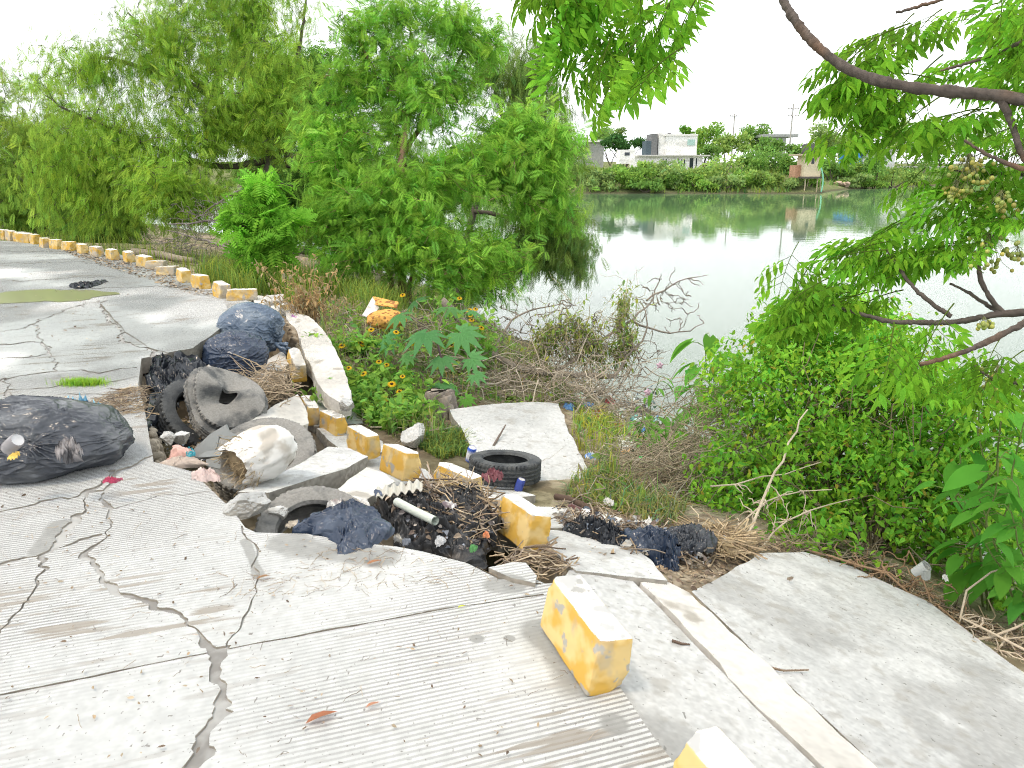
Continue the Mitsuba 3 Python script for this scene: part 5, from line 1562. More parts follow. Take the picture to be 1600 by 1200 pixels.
dead('dead_branch', 'dark grey dead branches heaped under the large leaning tree', [(pl((440, 300, 14.5), (390, 330, 14.6), (330, 345, 14.7), (262, 350, 15)), .035, .012), (pl((430, 270, 15), (370, 300, 15), (300, 345, 15)), .03, .01), (pl((380, 395, 14), (300, 370, 14.8), (262, 360, 15)), .03, .01)],
     [(W(330, 340, 14.6), (.9, .6, .45), 260, .6), (W(300, 385, 14.6), (.9, .5, .2), 130, .6)], 0, 77, (.20, .18, .165), .008, .08)
mb = MB()
p = pl((205, 378, 15.5), (240, 374, 15.4), (275, 384, 15), (300, 392, 14.5)); p[:, 2] = [H(a, b) + .1 for a, b in p[:, :2]]
mb.add(*tube(spline(p, 16), np.linspace(.09, .05, 16), 8), np.array([.30, .26, .21]))
one('log', 'weathered log lying behind the far kerb blocks', 'log', mb.mesh(), 'mat_bark', True, mb.color())
mb = MB()
ra = np.random.default_rng(301)
for px_, py_, d_, n_ in [(880, 605, 8.6, 95), (970, 620, 8.5, 60), (780, 585, 8.7, 60), (700, 545, 9.0, 40), (840, 560, 9.0, 55)]:
    c_ = gd(px_, py_, d_)
    for _ in range(n_):
        o_ = c_ + ra.normal(0, 1, 3) * [.42, .35, .13]
        a_ = ra.uniform(0, 6.283); L_ = ra.uniform(.25, 1.0)
        dv = np.array([math.cos(a_), .6 * math.sin(a_), ra.normal(0, .45)]) * L_ / 2
        p = wiggle(o_ - dv, o_ + dv, ra, 9, .07, ra.uniform(-.15, .2))
        p[:, 2] = np.maximum(p[:, 2], H(p[:, 0], p[:, 1]) + .01)
        mb.add(*tube(p, np.linspace(1, .4, 9) * ra.uniform(.003, .008), 3, False), np.array([(.40, .35, .28), (.30, .25, .19), (.22, .19, .16), (.47, .42, .34)][ra.integers(4)]) * ra.uniform(.7, 1.2))
stuff('dry_stalks', 'tangle of long curved dry vine stalks between the castor bean and the water', 'dry stalks', mb.mesh(), 'mat_bark', False, mb.color())
mb = MB()
for px_, py_, d_, n_, sp_ in [(1090, 735, 5.8, 330, .30), (1020, 725, 6.1, 150, .22), (1140, 690, 6.0, 170, .22), (1120, 640, 6.4, 120, .2), (1080, 800, 5.4, 120, .22)]:
    c_ = gd(px_, py_, d_)
    for _ in range(n_):
        o_ = c_ + ra.normal(0, 1, 3) * [sp_, sp_ * .8, sp_ * .45]
        a_ = ra.normal(.5, .9); L_ = ra.uniform(.15, .6)
        dv = np.array([math.cos(a_), .5 * math.sin(a_), ra.normal(.25, .5)]) * L_ / 2
        p = wiggle(o_ - dv, o_ + dv, ra, 7, .08, ra.uniform(-.2, .1))
        p[:, 2] = np.maximum(p[:, 2], H(p[:, 0], p[:, 1]) + .01)
        mb.add(*tube(p, np.linspace(1, .5, 7) * ra.uniform(.002, .0048), 3, False), np.array([(.30, .25, .18), (.24, .21, .15), (.36, .31, .24), (.27, .27, .16)][ra.integers(4)]) * ra.uniform(.7, 1.2))
stuff('dry_stalks', 'grey brown mass of fine dead vines at the left foot of the thicket', 'dry stalks', mb.mesh(), 'mat_bark', False, mb.color())
# vines hanging on the fallen tree
for lab, tops, drop, wid, n, s_ in [('dome of hanging vines on the fallen tree over the water', pl((838, 530, 9.3), (862, 510, 9.4), (890, 505, 9.5), (915, 515, 9.5), (935, 545, 9.5)), (.25, .62), .16, 330, 81), ('upright wedge of vines on a dead limb at the water', pl((978, 452, 9.8), (976, 470, 9.8), (970, 500, 9.7), (985, 520, 9.7), (960, 545, 9.6)), (.15, .45), .09, 190, 82)]:
    rg2 = np.random.default_rng(s_)
    k = thing('vine', lab, 'vine')
    mb = MB(); base, dd = [], []
    crest = spline(tops, 60)
    for j in range(n):
        o = crest[rg2.integers(60)] + rg2.normal(0, wid * .35, 3)
        e = o + [rg2.normal(0, wid), rg2.normal(0, wid), -rg2.uniform(*drop)]
        e[2] = max(e[2], -1.48)
        p = wiggle(o, e, rg2, 8, .10)
        if j % 4 == 0:
            p = wiggle(o, o + rg2.normal(0, .22, 3), rg2, 8, .18)
        mb.add(*tube(p, rg2.uniform(.002, .0045), 3, False), np.array([.38, .33, .2]) * rg2.uniform(.55, 1.25))
        for q in range(4):
            base.append(p[rg2.integers(0, 6)] + rg2.normal(0, .03, 3)); dd.append(nrm(rg2.normal(size=3) + [0, 0, -.4]))
    part(k, 'stem', mb.mesh(), 'mat_bark', False, mb.color())
    lm = scatter(*leaf4(.4, .2, .03), np.array(base), np.array(dd), rg2.uniform(.04, .1, len(base)), tint((.33, .44, .10), len(base), rg2, .25, .2), None)
    part(k, 'foliage', lm.mesh(), 'mat_leaf', False, lm.color())
# withered bush by the far end of the grass, and dry stalks at the bank
rg2 = np.random.default_rng(85)
k = thing('withered_bush', 'withered orange brown bush at the end of the grassy verge', 'bush')
c = ground_at(478, 500)
mb = MB(); base, dd = [], []
for j in range(60):
    tp = c + [rg2.normal(0, .26), rg2.normal(0, .22), rg2.uniform(.15, .75)]
    p = wiggle(c + rg2.normal(0, .1, 3) * [1, 1, 0], tp, rg2, 7, .08)
    mb.add(*tube(p, np.linspace(.006, .002, 7), 3, False), np.array([.33, .22, .12]))
    for q in range(11):
        base.append(p[rg2.integers(2, 7)] + rg2.normal(0, .03, 3)); dd.append(nrm(rg2.normal(size=3) + [0, 0, -.5]))
part(k, 'stem', mb.mesh(), 'mat_bark', False, mb.color())
lm = scatter(*leaf4(.4, .3, .1), np.array(base), np.array(dd), rg2.uniform(.04, .09, len(base)), tint((.46, .35, .19), len(base), rg2, .2, .15), None)
part(k, 'foliage', lm.mesh(), 'mat_leaf_dull', False, lm.color())
mb = litter(field(bank, 1500, rg_), .15, .7, .005, [(.45, .4, .32), (.36, .3, .23), (.3, .25, .2)], rg_, None, .04, .15, .3)
litter(field(gpoly((880, 770), (960, 760), (1060, 820), (1190, 850), (1150, 880), (1000, 860), (900, 830)), 170, rg_), .08, .4, .0035, DRY, rg_, mb, .03, .15, .3)
litter(field(gpoly((1190, 862), (1300, 850), (1600, 1010), (1640, 1060), (1480, 960), (1330, 890)), 700, rg_), .08, .5, .003, DRY, rg_, mb, .03, .15, .3)
stuff('dry_stalks', 'dry stalks and twigs lying all over the bank', 'dry stalks', mb.mesh(), 'mat_rough', False, mb.color())

# ------------------------------------------------------------------ white sack with straw
rs = np.random.default_rng(21)
sk = thing('sack', 'white woven sack stuffed with straw lying open on the tilted plate', 'sack')
sc_, sa = gd(408, 708, 4.22), nrm(cam(-.60, -.34, .78))
F = frame(sa)
nt, na = 40, 72
t = np.linspace(0, 1, nt)
prof = np.interp(t, [0, .04, .12, .35, .6, .82, .93, 1.0], [.112, .122, .135, .158, .162, .125, .07, .0])
a = np.arange(na) / na * 6.283
zz = .19 - t * .40
P = []
for i in range(nt):
    q = np.stack([np.cos(a), np.sin(a)], 1)
    fold = meshkit.fbm(np.c_[np.cos(a) * 5, np.sin(a) * 5, np.full(na, t[i] * 2)], 3, 4) - .5
    gather = np.sin(a * 11 + meshkit.noise(np.c_[q * 2, np.full(na, t[i])], 3) * 3) * (.006 * math.exp(-t[i] * 9) + .009 * sst(.75, 1, t[i]))
    lump = meshkit.fbm(np.c_[q * 1.3, np.full(na, t[i] * 2.5 + 4)], 2, 9) - .5
    r = prof[i] * (1 + .22 * lump) + fold * .03 + gather
    P.append(np.c_[q * r[:, None], np.full(na, zz[i]) + (fold * .05 * (1 - t[i]) if i < 3 else 0)])
P = np.vstack(P)
P[:, 1] *= .92
i, j = np.meshgrid(np.arange(nt - 1), np.arange(na), indexing='ij')
fq = np.stack([i * na + j, (i + 1) * na + j, (i + 1) * na + (j + 1) % na, i * na + (j + 1) % na], -1).reshape(-1, 4)
part(sk, 'body', (P @ F.T + sc_, fq), 'mat_sack', True)
mb = MB()
for k in range(420):
    r = .112 * math.sqrt(rs.uniform()); b = rs.uniform(0, 6.283)
    p0 = np.array([r * math.cos(b), r * math.sin(b), rs.uniform(.02, .10)])
    p1 = p0 * [1.05, 1.05, 1] + [rs.normal(0, .045), rs.normal(0, .045) - .01, rs.uniform(.05, .125)]
    q = wiggle(p0, p1, rs, 4, .08)
    mb.add(*tube(q @ F.T + sc_, .0016 * rs.uniform(.7, 1.7), 3, False), np.array([.44, .35, .22]) * rs.uniform(.45, 1.25))
v, f = ico(3, (.108, .104, .06))
v = v * (1 + .2 * (meshkit.fbm(v * 30, 3, 2) - .5))[:, None] + [0, 0, .11]
mb.add(v @ F.T + sc_, f, np.array([.2, .15, .09])[None] * (.5 + meshkit.fbm(v * 60, 2, 3))[:, None])
part(sk, 'straw', mb.mesh(), 'mat_rough', False, mb.color())

# ------------------------------------------------------------------ litter, each piece a thing
rt = np.random.default_rng(33)


def scrap(label, px, py, d, size, col, name='plastic_scrap', cat='scrap', ax=None, seed=0, mat='mat_semi', asp=.6, n=14, amp=.25, col2=None):
    rg2 = np.random.default_rng(seed + int(px) * 7 + int(py))
    F = frame(ax if ax is not None else (rg2.normal(0, .3), rg2.normal(-.3, .2), 1))
    m = 8
    a = np.arange(m) / m * 6.283
    r = size * rg2.uniform(.65, 1.15, m)
    o = (np.cos(a) * r)[:, None] * F[:, 0] + (np.sin(a) * r * asp)[:, None] * F[:, 1]
    v, q = crumple(o, n, size * amp, seed + 3, mound=size * .22, jag=size * .12)
    tone = .75 + .5 * meshkit.fbm(v * (2 / size), 3, seed)
    c = np.array(col)[None] * tone[:, None]
    if col2 is not None:
        w_ = sst(.48, .56, meshkit.fbm(v * (1.3 / size), 2, seed + 2))[:, None]
        c = c * (1 - w_) + np.array(col2)[None] * tone[:, None] * w_
    return one(name, label, cat, (v + gd(px, py, d), q), mat, True, np.clip(c, 0, 1))


def lathe(prof, n=20):
    prof = np.array(prof); m = len(prof)
    a = np.arange(n) / n * 6.283
    v = np.stack([prof[:, 0][:, None] * np.cos(a), prof[:, 0][:, None] * np.sin(a), np.repeat(prof[:, 1][:, None], n, 1)], -1).reshape(-1, 3)
    i, j = np.meshgrid(np.arange(m - 1), np.arange(n), indexing='ij')
    return v, np.stack([i * n + j, i * n + (j + 1) % n, (i + 1) * n + (j + 1) % n, (i + 1) * n + j], -1).reshape(-1, 4)


def bottle(label, px, py, d, ax, L, r, col, capcol=None, labcol=None, name='bottle', seed=0):
    k = thing(name, label, 'bottle')
    F = frame(ax); c = gd(px, py, d)
    v, f = lathe([(0, 0), (r * .8, 0), (r, .06 * L), (r, .3 * L), (r * .93, .34 * L), (r, .38 * L), (r * .97, .62 * L), (r * .45, .84 * L), (r * .36, .95 * L), (r * .36, L), (0, L)])
    v[:, 0] *= .85
    part(k, 'body', ((v - [0, 0, L / 2]) @ F.T + c, f), 'mat_gloss', 40, None) if False else part(k, 'body', ((v - [0, 0, L / 2]) @ F.T + c, f), 'mat_gloss', True, np.tile([col], (len(v), 1)))
    if capcol is not None:
        v, f = lathe([(0, 0), (r * .44, 0), (r * .44, .07 * L), (0, .07 * L)], 12)
        part(k, 'cap', ((v + [0, 0, L * .44]) @ F.T + c, f), 'mat_semi', True, np.tile([capcol], (len(v), 1)))
    if labcol is not None:
        v, f = lathe([(r * 1.02, .36 * L), (r * 1.02, .58 * L)])
        v[:, 0] *= .86
        part(k, 'label', ((v - [0, 0, L / 2]) @ F.T + c, f), 'mat_semi', True, np.tile([labcol], (len(v), 1)))
    return k


def can(label, px, py, d, ax, col, L=.12, r=.032, band=None):
    k = thing('drink_can', label, 'can')
    F = frame(ax); c = gd(px, py, d)
    v, f = lathe([(0, .0), (r * .7, 0), (r, .012), (r, L * .35), (r, L * .65), (r, L - .014), (r * .84, L), (r * .8, L - .004), (0, L - .004)], 22)
    v = v * (1 + .05 * (meshkit.noise(v * 40, 3) - .5))[:, None] - [0, 0, L / 2]
    cc = np.tile([col], (len(v), 1)).astype(float)
    cc[-44:] = [.55, .55, .56]
    if band is not None:
        cc[22 * 3:22 * 5] = band
    part(k, 'body', (v @ F.T + c, f), 'mat_gloss', True, cc)
    return k


can('grey drink can wedged in a fold of the big garbage bag', 20, 694, 3.72, cam(.75, .4, .5), (.24, .23, .24), .12, .036)
scrap('yellow scrap under the can on the big bag', 22, 713, 3.68, .03, (.72, .52, .12))
scrap('dark torn scraps showing through the hole in the big bag', 108, 704, 3.74, .075, (.05, .05, .055), 'torn_scrap', col2=(.3, .28, .28), ax=cam(0, .5, .86), amp=.4)
scrap('light blue and navy cloth lying behind the big bag', 112, 646, 4.9, .19, (.12, .3, .45), 'cloth', 'cloth', (0, -.1, 1), 4, 'mat_rough', .55, 24, .2, (.35, .6, .72))
mb = MB()
o = np.array([(150, 757), (165, 748), (185, 742), (198, 738), (190, 748), (172, 756), (158, 762)])
pg = np.array([gp(x, y, .004) for x, y in o])
struct('spill', trimesh.creation.extrude_polygon(Polygon(pg[:, :2]).buffer(.012), .003, engine='earcut'), 'mat_semi', False, None) if False else None
scrap('crimson cloth strip pinched under the right end of the big bag', 175, 751, 3.78, .055, (.34, .05, .10), 'cloth', 'cloth', (0, -.1, 1), 5, 'mat_rough', .4, 14, .12, (.45, .14, .19))
scrap('salmon pink plastic panel standing in the pit', 282, 712, 4.5, .095, (.62, .38, .33), 'broken_plastic', 'plastic', cam(-.2, .3, .9), 6, asp=.7, amp=.06)
scrap('beige flat board at the near rim of the pit', 282, 726, 4.35, .16, (.45, .38, .33), 'board', 'board', (0, -.2, 1), 7, 'mat_rough', .35, 12, .05)
scrap('curved pinkish plastic shell below the beige board', 322, 744, 4.1, .11, (.60, .48, .45), 'broken_plastic', 'plastic', cam(0, .7, .7), 8, asp=.3, amp=.1)
scrap('turquoise scrap beside the broken grey car panel', 296, 708, 4.5, .05, (.05, .32, .40), seed=9)
# broken grey car panel: bent sheet pieces with thickness
cpn = thing('car_panel', 'broken grey plastic car panel with jagged edges in front of the arching tyre', 'car panel')
for k, (ol, d, bend) in enumerate([([(300, 700), (330, 680), (352, 662), (350, 668), (372, 680), (360, 690), (348, 686), (344, 700), (330, 714), (302, 716)], 4.62, .05), ([(302, 712), (322, 704), (352, 702), (350, 712), (338, 710), (326, 716), (306, 718)], 4.5, .03), ([(322, 718), (350, 714), (356, 724), (348, 734), (322, 728)], 4.42, .02)]):
    pts = np.array([gd(x, y, d + bend * math.sin(i_ * 1.3)) for i_, (x, y) in enumerate(ol)])
    plate(cpn, 'shard', pts, .012, 'mat_panel', 50 + k, .03, .002, .004)
scene['mat_panel'] = pr(rgb(.20, .215, .215), .45, .4)
# pale pipe and corrugated sheet on the black heap
v, f = tube(np.array([gd(620, 784, 3.95), gd(650, 800, 3.8), gd(680, 814, 3.66)]), .022, 14, False)
vi, fi = tube(np.array([gd(620, 784, 3.95), gd(650, 800, 3.8), gd(680, 814, 3.66)]), .018, 14, False)
one('pipe', 'pale green grey plastic pipe lying on the black heap', 'pipe', (np.vstack([v, vi]), np.vstack([f, fi[:, ::-1] + len(v)])), 'mat_semi', True, np.tile([[.50, .55, .50]], (len(v) * 2, 1)))
cg = []
for i_ in range(31):
    for j_ in range(2):
        cg.append(gd(588 + i_ * 2.4, 778 - i_ * .45 - j_ * 15, 4.05 + j_ * .12) + [0, 0, .012 * math.sin(i_ * 1.25)])
cf = np.array([(2 * i_, 2 * i_ + 1, 2 * i_ + 3, 2 * i_ + 2) for i_ in range(30)])
cg = np.array(cg)
one('corrugated_sheet', 'small white corrugated plastic strip behind the pipe', 'sheet', (np.vstack([cg, cg - [0, 0, .004]]), np.vstack([cf, cf[:, ::-1] + len(cg)])), 'mat_semi', True, np.tile([[.46, .45, .40]], (len(cg) * 2, 1)))
WH = (.70, .70, .68)
for px, py, d, sz, c, c2, lab in [(520, 790, 3.95, .05, WH, (.45, .4, .38), 'crumpled white paper between the half buried tyre and the pipe'), (570, 786, 4.0, .035, WH, None, 'small white plastic cup shard right of the crumpled paper'), (543, 792, 3.9, .03, (.6, .35, .3), WH, 'pinkish wrapper beside the white shard'),
                                  (458, 820, 3.7, .035, (.55, .5, .42), None, 'beige stone-like scrap at the left tip of the blue bag'), (622, 842, 3.6, .035, WH, (.4, .38, .33), 'white broken shell at the right tip of the blue bag'), (634, 848, 3.55, .03, (.25, .28, .33), None, 'grey shard beside the white shell'),
                                  (590, 770, 4.1, .03, (.12, .15, .22), None, 'dark bottle cap scrap above the pipe'), (760, 836, 3.6, .028, (.6, .25, .12), None, 'orange brown scrap at the foot of the cracked block'), (740, 858, 3.5, .025, (.12, .35, .12), None, 'tiny green leaf scrap in the black heap'),
                                  (700, 790, 3.9, .04, (.25, .2, .22), WH, 'dull purple wrapper on the twig pile'), (664, 808, 3.75, .03, WH, None, 'white curl of plastic under the pipe'), (688, 846, 3.6, .035, (.62, .64, .66), None, 'pale plastic flake in the middle of the black heap'),
                                  (770, 742, 5.2, .075, (.20, .07, .09), None, 'maroon bag leaning on the flat tyre'), (1002, 826, 4.5, .09, WH, None, 'white plastic bag on top of the right debris'), (1030, 838, 4.45, .06, (.5, .58, .66), WH, 'pale blue plastic behind the black bag'),
                                  (1128, 857, 4.2, .05, (.05, .07, .12), None, 'dark navy scrap caught in the dry stalks'), (1078, 896, 3.95, .05, (.62, .62, .55), None, 'dirty white cup among the debris by the slope slab'), (1018, 898, 3.9, .085, (.30, .34, .31), None, 'grey green plastic sheet by the pale band'),
                                  (960, 890, 3.95, .05, WH, (.35, .1, .12), 'white package with dark red print left of the driftwood'), (928, 862, 4.1, .055, WH, (.3, .2, .2), 'white label scrap right of the cracked block'), (900, 836, 4.3, .05, (.04, .05, .07), None, 'black plastic shred right of the cracked block'),
                                  (925, 714, 6.3, .065, (.20, .38, .70), WH, 'blue and white carton at the right border of the big slab'), (950, 785, 5.1, .045, WH, None, 'white scrap in the weeds below the big slab'), (997, 722, 6.4, .05, WH, None, 'white plastic lump in front of the brown brush'), (1003, 716, 6.5, .03, (.1, .65, .2), None, 'bright green cap-like scrap beside the white lump'),
                                  (978, 738, 6.2, .07, (.05, .05, .06), None, 'black rag in front of the brown brush'), (978, 706, 6.6, .05, (.75, .48, .2), WH, 'orange paper scrap above the black rag'), (457, 498, 8.9, .07, (.50, .2, .48), None, 'purple cloth scrap on the plaster strip behind the upper bag'),
                                  (1478, 904, 4.1, .03, WH, None, 'white paper scrap caught on sticks at the right'), (1236, 905, 3.9, .02, (.25, .2, .15), None, 'small brown bark flake on the slope slab')]:
    scrap(lab, px, py, d, sz, c, col2=c2, seed=11, mat='mat_semi')
can('blue and white drink can standing between the weeds and the flat tyre', 736, 710, 5.9, (.2, -.2, 1), (.05, .12, .55), .13, .035, (.7, .72, .75))
can('small dark blue can lying below the flat tyre', 812, 758, 5.35, cam(.3, .9, .3), (.05, .08, .35), .10, .03)
bottle('brown glass bottle with a white label lying right of the cracked block', 915, 805, 4.7, cam(.85, -.35, .2), .24, .033, (.10, .035, .03), None, (.72, .7, .66))
bottle('dark red brown bottle half buried below the first one', 938, 868, 4.0, cam(.9, -.25, .2), .2, .03, (.09, .04, .04))
bottle('clear bluish plastic bottle in the litter at the waterline', 1010, 655, 7.9, cam(.8, .2, .3), .25, .036, (.45, .6, .62), (.1, .3, .6))
# plastic cups on the sticks at the right
for k, (px, py, ax) in enumerate([(1428, 895, cam(.5, .6, .6)), (1447, 902, cam(-.4, .8, .5))]):
    v, f = lathe([(.022, 0), (.030, .08), (.031, .082)], 20)
    F = frame(ax)
    one('plastic_cup', ['left', 'right'][k] + ' translucent plastic cup caught in the sticks by the slope slab', 'cup', (np.vstack([v, v * [.96, .96, 1]]) @ F.T + gd(px, py, 4.05), np.vstack([f, f[:, ::-1] + len(v)])), 'mat_gloss', True, np.tile([[.42, .44, .42]], (len(v) * 2, 1)))
# orange box and sack in the weeds
ob = thing('cardboard_box', 'collapsed orange brown carton with a spotted orange sack in the weeds behind the verge', 'box')
plate(ob, 'flap', [gd(582, 464, 9.3), gd(622, 470, 9.1), (gd(620, 482, 9.0)), gd(586, 474, 9.1)], .01, 'mat_card', 71, .04, .004, .006)
plate(ob, 'side', [gd(566, 492, 9.0), gd(582, 464, 9.2), gd(592, 480, 9.1), gd(580, 498, 9.0)], .01, 'mat_sack', 72, .04, .004, .006)
v, f = bag(gd(603, 499, 9.0), (.22, .14, .12), 15, .1, 0, (1, 0, .2), 4)
part(ob, 'sack', (v, f), 'mat_card', True)
scene['mat_card'] = pr(proc(lambda p, n, uv: mix((0.66, 0.36, 0.10), (0.30, 0.14, 0.05), smoothstep(0.58, 0.66, noise(p.x * 30, p.y * 30, p.z * 30)))), .8, .2)
# driftwood and planks in the right debris
mb = MB()
for a_, b_, r in [((985, 905), (1000, 868), .022), ((1000, 868), (985, 860), .016), ((870, 776), (905, 788), .02), ((880, 866), (1000, 905), .012)]:
    pass
one('driftwood', 'twisted grey driftwood standing in the debris left of the white cup', 'driftwood', tube(spline(pl((978, 912, 3.85), (990, 892, 3.9), (996, 872, 3.95), (984, 862, 4.0)), 10), np.linspace(.03, .018, 10), 8), 'mat_bark', True, np.tile([[.40, .36, .30]], (82, 1)))
one('plank', 'dark wet plank wedged behind the broken shoulder strip', 'plank', tube(spline(pl((868, 776, 5.1), (892, 781, 5.0), (930, 800, 4.8)), 8), .022, 5), 'mat_bark', True, np.tile([[.10, .07, .055]], (42, 1)))
one('stick', 'brown branch lying across the slope slab', 'stick', tube(np.array([apron_point(1198, 1034, .0), apron_point(1225, 1040, .0), apron_point(1264, 1039, .0)]) + [0, 0, -.022], [.006, .004, .003], 6), 'mat_bark', True, np.tile([[.22, .16, .11]], (20, 1)))
one('stick', 'short dark stick on the pale band', 'stick', tube(np.array([apron_point(1050, 1003), apron_point(1065, 1008), apron_point(1078, 1009)]) + [0, 0, .006], [.006, .005, .003], 6), 'mat_bark', True, np.tile([[.14, .1, .08]], (20, 1)))
one('stick', 'thin dark rod rising from the big broken slab behind the tyre', 'stick', tube(pl((771, 697, 6.4), (790, 664, 6.75)), [.012, .006], 6), 'mat_bark', True, np.tile([[.16, .13, .11]], (14, 1)))
one('stick', 'long dark branch lying over the right border of the big slab', 'stick', tube(spline(pl((888, 683, 6.85), (890, 698, 6.65), (905, 728, 6.15), (924, 765, 5.6)), 12), np.linspace(.012, .007, 12), 6), 'mat_bark', True, np.tile([[.15, .12, .10]], (74, 1)))
one('hose', 'grey brown curved hose and stalk bundle behind the stacked tyres', 'hose', tube(spline(pl((392, 645, 6.3), (398, 615, 6.5), (415, 592, 6.8), (440, 585, 7.0), (446, 592, 7.0)), 20), .022, 8), 'mat_semi', True, np.tile([[.38, .34, .28]], (162, 1)))
one('metal_strip', 'dark flattened metal strip lying far down the road', 'scrap', crumple([gp(108, 447, .02), gp(125, 443, .03), gp(150, 441, .02), (gp(168, 438, .02)), gp(150, 445, .02), gp(125, 449, .02)], 14, .03, 61, jag=.01), 'mat_film_black', True)
# stalk bundles: dry stalks in heaps
for lab, poly_, n, z0, hz, cols, L in [('heap of straw coloured stalks at the top corner of the slope slab', [(1075, 850), (1115, 840), (1180, 846), (1185, 862), (1130, 885), (1080, 878)], 240, -.46, .09, [(.50, .40, .26), (.42, .33, .2), (.35, .27, .18)], (.12, .36)),
                                       ('pile of brown twigs behind the black heap and below the yellow blocks', [(640, 790), (690, 765), (760, 782), (775, 815), (765, 862), (740, 870), (690, 840), (690, 800)], 420, -.19, .13, DRY, (.06, .3)),
                                       ('dry stalks stuffed behind the stacked tyres', [(372, 606), (440, 585), (455, 605), (440, 640), (400, 640)], 160, -.25, .16, [(.42, .34, .24), (.3, .24, .17)], (.2, .6)),
                                       ('brown roots and stalks around the foot of the cracked block', [(770, 862), (860, 862), (905, 890), (860, 905), (790, 890)], 80, -.12, .03, DRY, (.05, .2)),
                                       ('mixed twigs and bark in the debris right of the cracked block', [(872, 790), (935, 812), (1040, 850), (1090, 900), (1000, 910), (940, 880), (880, 850)], 170, -.38, .05, DRY, (.05, .24))]:
    mb = MB()
    pg = np.array([gp(x, y, z0)[:2] for x, y in poly_])
    pp = Polygon(pg).buffer(0)
    x0, y0, x1, y1 = pp.bounds
    k = 0
    main = rt.uniform(0, 6.28)
    while k < n:
        q = np.array([rt.uniform(x0, x1), rt.uniform(y0, y1)])
        if not pp.contains(Point(*q)):
            continue
        k += 1
        a = main + rt.normal(0, .9); l_ = rt.uniform(*L)
        c = np.r_[q, max(z0, H(*q) + .02) + rt.uniform(0, hz)]
        dv = np.array([math.cos(a), math.sin(a), rt.normal(0, .25)]) * l_ / 2
        mb.add(*tube(wiggle(c - dv, c + dv, rt, 5, .07), rt.uniform(.0018, .005), 3, False), np.array(cols[rt.integers(len(cols))]) * rt.uniform(.55, 1.25))
    stuff('dry_stalks', lab, 'dry stalks', mb.mesh(), 'mat_rough', False, mb.color())
# floating litter at the waterline
LC = [((.70, .72, .70), 'white'), ((.25, .55, .50), 'teal'), ((.55, .72, .70), 'pale aqua'), ((.55, .10, .10), 'red'), ((.72, .70, .60), 'cream'), ((.12, .3, .6), 'blue'), ((.4, .4, .4), 'grey'), ((.6, .45, .25), 'tan')]
PL = [(875, 628), (888, 640), (905, 622), (940, 641), (957, 650), (968, 646), (985, 618), (930, 652), (990, 660), (1005, 632), (965, 668), (948, 622), (918, 636), (862, 620), (1000, 690), (972, 690), (1012, 612), (890, 618), (985, 640), (1020, 660), (925, 612), (955, 632), (978, 702), (1008, 676)]
used = {}
plc = ['at the left end of the litter band', 'below the fallen tree', 'beside the bright grass clump', 'in the middle of the litter band', 'near the leafy weeds', 'at the water edge', 'at the right end of the litter band']
for k, (px, py) in enumerate(PL):
    c, nm = LC[(k * 5 + k // 8) % len(LC)]
    w_ = plc[min(6, used.get(nm, 0) * 2 + (k % 2))]
    used[nm] = used.get(nm, 0) + 1
    g = ground_at(px, py)
    g[2] = max(g[2], -1.5)
    d = float((g - EYE) @ FWD)
    scrap(f'{nm} plastic scrap {w_}, behind the big slab', px, py - 3, d, rt.uniform(.05, .11), c, seed=100 + k, n=8)

# ------------------------------------------------------------------ far shore: houses, tower, poles, bushes and trees
def fp(px, py, Yd):                                   # point on the upright plane y = Yd
    r = ray(px, py)
    return EYE + r * (Yd / r[1])


def hb(px0, px1, py0, py1, Yd, depth):
    a, b = fp(px0, py1, Yd), fp(px1, py0, Yd)
    m = trimesh.creation.box((b[0] - a[0], depth, b[2] - a[2]))
    m.apply_translation([(a[0] + b[0]) / 2, Yd + depth / 2, (a[2] + b[2]) / 2])
    return m


def cat_(*ms):
    return trimesh.util.concatenate(ms)


def colored(m, c):
    return np.tile([c], (len(m.vertices), 1))


def wall(k, nm, m, c=None, label=None):
    if c is None:
        part(k, nm, m, 'mat_wall', label=label)
    else:
        part(k, nm, m, 'mat_rough', False, colored(m, c), label=label)


hs = thing('white_house', 'white two storey box house with flat roofs on the far shore', 'house')
wall(hs, 'lower_storey', hb(1000, 1098, 244, 275, 130, 9)); wall(hs, 'upper_storey', hb(1040, 1090, 212, 242.5, 131, 7)); wall(hs, 'stair_tower', hb(1028, 1043, 207, 242.4, 131.5, 5))
wall(hs, 'roof_slab', hb(998, 1110, 242, 244.2, 129.4, 10), (.55, .55, .53)); wall(hs, 'parapet', hb(1038, 1091, 209.5, 212.2, 130.8, 7.2), (.72, .72, .70))
wall(hs, 'dark_wall', hb(1017, 1028, 209, 242.3, 131, 5), (.17, .175, .18)); wall(hs, 'glazed_porch', hb(1009, 1018, 220, 242.2, 131, 4), (.08, .11, .13))
part(hs, 'window', hb(1074, 1086, 218, 227, 130.93, .1), 'mat_rough', False, np.tile([[.35, .52, .48]], (8, 1)))
for x0, x1, y0, y1 in [(1059.5, 1061.5, 248, 260), (1064, 1066, 248, 260), (1068.5, 1070.5, 248, 260), (1087, 1089.5, 247, 260), (1035, 1037, 248, 259), (1040, 1042, 248, 259)]:
    part(hs, 'window', hb(x0, x1, y0, y1, 129.93, .1), 'mat_window')
part(hs, 'door', hb(1077, 1083.5, 247, 266, 129.92, .1), 'mat_window')
part(hs, 'water_tank', hb(1044, 1049, 207.5, 209.6, 133, 1), 'mat_rough', False, np.tile([[.2, .2, .21]], (8, 1)))
h2 = thing('low_house', 'low house with a long pale flat roof left of the dark round tree', 'house')
wall(h2, 'wall', hb(908, 944, 222, 262, 150, 8), (.34, .35, .33)); wall(h2, 'roof_slab', hb(905, 947, 218.5, 222, 149.4, 9.2))
